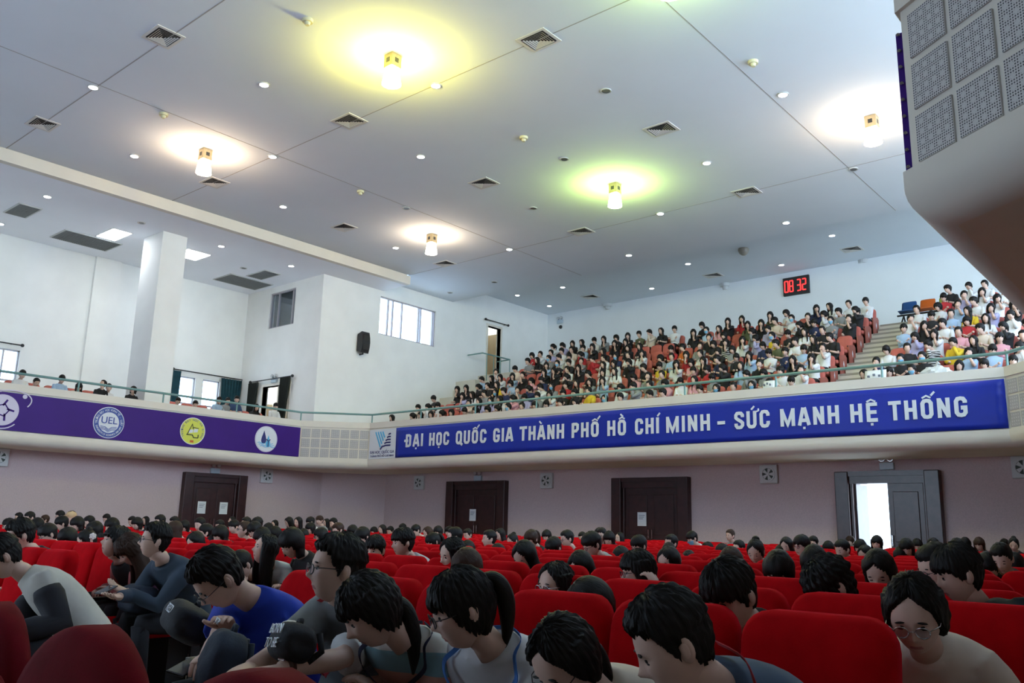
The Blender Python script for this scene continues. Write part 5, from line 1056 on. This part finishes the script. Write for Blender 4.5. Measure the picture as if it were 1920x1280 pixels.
# left balcony audience
for i, (px_, py_, yw, pt, style, col) in enumerate([(42, 702, 20, 10, 'fringe', 'white'), (68, 717, 30, 20, 'short', 'grey'), (116, 711, 10, 20, 'fringe', 'light blue'), (148, 725, 0, 40, 'longb', 'cream'), (193, 720, -50, -25, 'short', 'black'), (204, 727, 0, 15, 'short', 'white'), (250, 731, -40, -25, 'bob', 'black'), (334, 752, 0, 35, 'short', 'white'), (366, 758, 10, 30, 'short', 'grey'), (411, 751, -20, 25, 'short', 'light blue'), (427, 752, 0, 25, 'short', 'grey'), (444, 749, -10, 25, 'short', 'dark blue'), (481, 764, 0, 30, 'long', 'black'), (517, 762, 0, 15, 'fringe', 'white')]):
    H = onX(px_, py_, -26.45); zf = H[2]-1.14; pel = np.array((H[0]-.1, H[1], zf)); by = PI/2
    b = build(H-pel, (90-20+yw, pt, 0), (0, 0, .5), by, 1, style, 200+i, 'long' if i in (3, 4) else 'short', girl=style in ('bob', 'long', 'longb'))
    finish(b, pel, f'{HD[style]} person in {col} top, {ordn(i+1)} from the left on the left balcony', 'audience on the left balcony', 1, PAL[col])
# rear balcony audience: shared figures, one object per person
VAR = []
PO = [('short', (0, 8, 0), 0), ('short', (-20, 28, 0), 0), ('fringe', (10, 25, 5), 0), ('fringe', (-25, 5, -5), 0), ('short', (25, 10, 8), 1), ('fringe', (12, 6, 0), 0), ('long', (-10, 10, 0), 0), ('long', (15, 30, 5), 0), ('bob', (-15, 15, -6), 0), ('pony', (0, 22, 0), 0), ('longb', (20, 5, 0), 1), ('short', (-5, 6, 0), 2), ('long', (5, 8, 0), 2), ('pony', (-30, 12, 0), 0)]
for i, (st_, hyp, fl_) in enumerate(PO):
    hd = [{'L': (.07, -.30, .72), 'R': (-.07, -.30, .72)}, {'L': (.02, -.16, 1.06), 'R': (-.10, -.25, .66)}, {'L': (-.10, -.18, .78), 'R': (.10, -.2, .80)}][(i % 3) if fl_ != 1 else 1]
    b = build((.02*(i % 3-1), -.04-.03*(i % 4), 1.16), hyp, (0, 0, .5), 0, 0, st_, i*7, 'long' if i % 4 == 1 else 'short', hd, fl_ == 2, i > 5)
    mb = MB()
    for key, mi in (('skin', 0), ('hair', 1), ('shirt_mb', 2), ('legs', 3)): q = b[key]; mb.add(q.verts()+(b['head'] if key == 'hair' else 0), q.f, mi)
    if 'mask' in b: q = b['mask']; mb.add(q.verts(), q.f, 4)
    VAR.append((mb, mb.mesh('person', [M_skin, M_hair, M_cloth, M_trous, M_mask], True), st_, fl_ == 2))
SPEC = [(941, 718, 'yellow'), (982, 725, 'navy'), (1026, 722, 'grey*'), (1007, 733, 'white'), (906, 712, 'light blue'), (928, 697, 'white'), (865, 748, 'lavender'), (887, 743, 'white'), (938, 741, 'white'), (914, 726, 'black'), (1061, 704, 'black'), (1120, 678, 'red'), (1141, 667, 'white'), (1169, 652, 'black'), (1187, 640, 'black'), (1195, 688, 'black'), (1221, 683, 'yellow'), (1256, 680, 'white'), (1275, 678, 'light blue'), (1288, 700, 'red'), (1243, 614, 'black'), (1102, 748, 'yellow'), (1136, 722, 'light blue'), (1248, 653, 'red'), (1319, 603, 'black'), (1294, 645, 'orange'), (1446, 628, 'yellow*'), (1366, 649, 'striped'), (1411, 630, 'grey'), (1483, 610, 'white*'), (1509, 592, 'black'), (1526, 655, 'white'), (1496, 667, 'black'), (1473, 682, 'white'), (1495, 705, 'white'), (1330, 702, 'grey'), (1363, 693, 'black'), (1552, 640, 'black'), (1556, 594, 'grey*'), (1693, 615, 'light blue'), (1708, 604, 'white'), (1728, 578, 'white'), (1755, 582, 'white'), (1787, 552, 'black'), (1807, 564, 'lavender'), (1845, 570, 'white'), (1828, 592, 'yellow'), (1866, 588, 'lavender'), (1785, 638, 'yellow'), (1752, 641, 'striped'), (1705, 643, 'black'), (1655, 652, 'white'), (1695, 670, 'black*'), (1735, 668, 'black*'), (1885, 648, 'pink'), (1866, 625, 'black'), (1816, 618, 'red'), (1806, 628, 'pink'), (1870, 672, 'light blue'), (1812, 680, 'navy'), (1687, 690, 'white'), (1720, 688, 'orange*')]
EMPT = [(1680, 640), (1785, 668), (1770, 685), (1574, 632), (1081, 700), (1040, 703), (1010, 690), (845, 735), (825, 738), (1270, 650), (1310, 640), (1460, 625), (1280, 690)]
occ = {}
heads = [(proj((s[3], s[4]-.26, s[5]+1.17))) for s in BSEATS]
def nearest(x, y, taken): return min((j for j in range(len(BSEATS)) if j not in taken), key=lambda j: (heads[j][0]-x)**2+(heads[j][1]-y)**2)
for x, y, c in SPEC: occ[nearest(x, y, occ)] = c
for x, y in EMPT: occ[nearest(x, y, occ)] = None
CH = ['white']*30+['black']*26+['grey']*12+['navy']*9+['light blue']*8+['cream']*5+['red']*3+['pink']*4+['olive']*4+['yellow']*1+['lavender']*2
for j in range(len(BSEATS)):
    if j not in occ: occ[j] = None if random.random() < .10 else random.choice(CH)+('*' if random.random() < .035 else '')
M_str2 = ramp_mat('black_white_stripes', [(0, (.6, .6, .6))]+[(.55+.03*i, ((.012, .012, .014), (.6, .6, .6))[i % 2]) for i in range(18)])
people = [o for o in bpy.data.objects if o.get('category') == 'person']; budget = 300-len(people); crowd = MB(); cmats = [M_skin, M_hair, M_trous, M_mask]; cidx = {}
order = sorted([j for j in range(len(BSEATS)) if occ[j]], key=lambda j: heads[j][2])
for n_, j in enumerate(order):
    k, blk, i, x, y, z = BSEATS[j]; c = occ[j].rstrip('*'); msk = occ[j].endswith('*'); cand = [v for v in VAR if v[3] == msk]; v = random.choice(cand); rz = random.uniform(-.3, .3); loc = (x+random.uniform(-.04, .04), y-.22, z)
    if n_ < budget:
        o = link('person', v[1], None, loc, rz); o.color = (*PAL[c], 1)
        if c == 'striped': o.data = v[1].copy(); o.data.materials[2] = M_str2
        tag(o, f'{HD[v[2]]} person in {c} top{" and blue mask" if msk else ""}, {ordn(k+1)} balcony row, {BLK[blk]}, {ordn(i+1)} from right', 'person', 'audience on the rear balcony')
    else:
        if c not in cidx: cidx[c] = len(cmats); cmats.append(mat('cloth_'+c.replace(' ', '_'), PAL[c], .85))
        mp = {0: 0, 1: 1, 2: cidx[c], 3: 2, 4: 3}; V = v[0].verts()@rotz(rz).T+np.array(loc); o_ = crowd.n; crowd.v.append(V); crowd.n += len(V); crowd.f += [[q+o_ for q in f] for f in v[0].f]; crowd.m += [mp[q] for q in v[0].m]
if crowd.n: crowd.obj('seated_audience', cmats, None, True, label='farthest seated audience in the top rows of the rear balcony', cat='audience', kind='stuff')
# ------------------------------------------------------------------ small things on the rear balcony
def sheet(px_, py_, Y, w_, h_, lb):
    p = onY(px_, py_, Y); rows = [[(-w_/2+w_*i/6, -.03*math.sin(i/6*PI)+.10*j/3, -h_/2+h_*j/3) for i in range(7)] for j in range(4)]
    t = thing('paper_sheet', lb, 'paper', p); o = MB().loft(rows, False, 0, False).obj('page', M_paper, t, True); s_ = o.modifiers.new('thick', 'SOLIDIFY'); s_.thickness = .004
    for k in range(3): MB().box((-w_*.3+w_*.25*k, -.075, -.02+.03*(k % 2)), (-w_*.2+w_*.25*k, -.03, .03+.03*(k % 2))).obj('print_mark', M_ink, t)
sheet(1640, 706, 20.95, .50, .34, 'pale printed sheet held up behind the rail beside the stairs'); sheet(1440, 722, 20.95, .32, .26, 'white paper held up behind the rail in the middle block')
c = onY(1757, 704, 20.9); t = thing('plastic_bag', 'clear crumpled plastic bag on a front seat right of the stairs', 'bag', c); D, F, th, ph = sphere_grid(26, 16)
V = D*np.array((.36, .16, .22))*(1+.10*np.sin(D[:, 0]*9)*np.sin(D[:, 2]*8+1)+.06*np.sin(D[:, 1]*17+D[:, 0]*13))[:, None]; MB().add(V, F).obj('bag_film', mat('milky_plastic', (.62, .64, .64), .25), t); MB().tube([(0, 0, .18), (.02, 0, .27), (.06, 0, .30)], (.05, .03, .06), 8).obj('bag_knot', MATS['milky_plastic'], t, True)
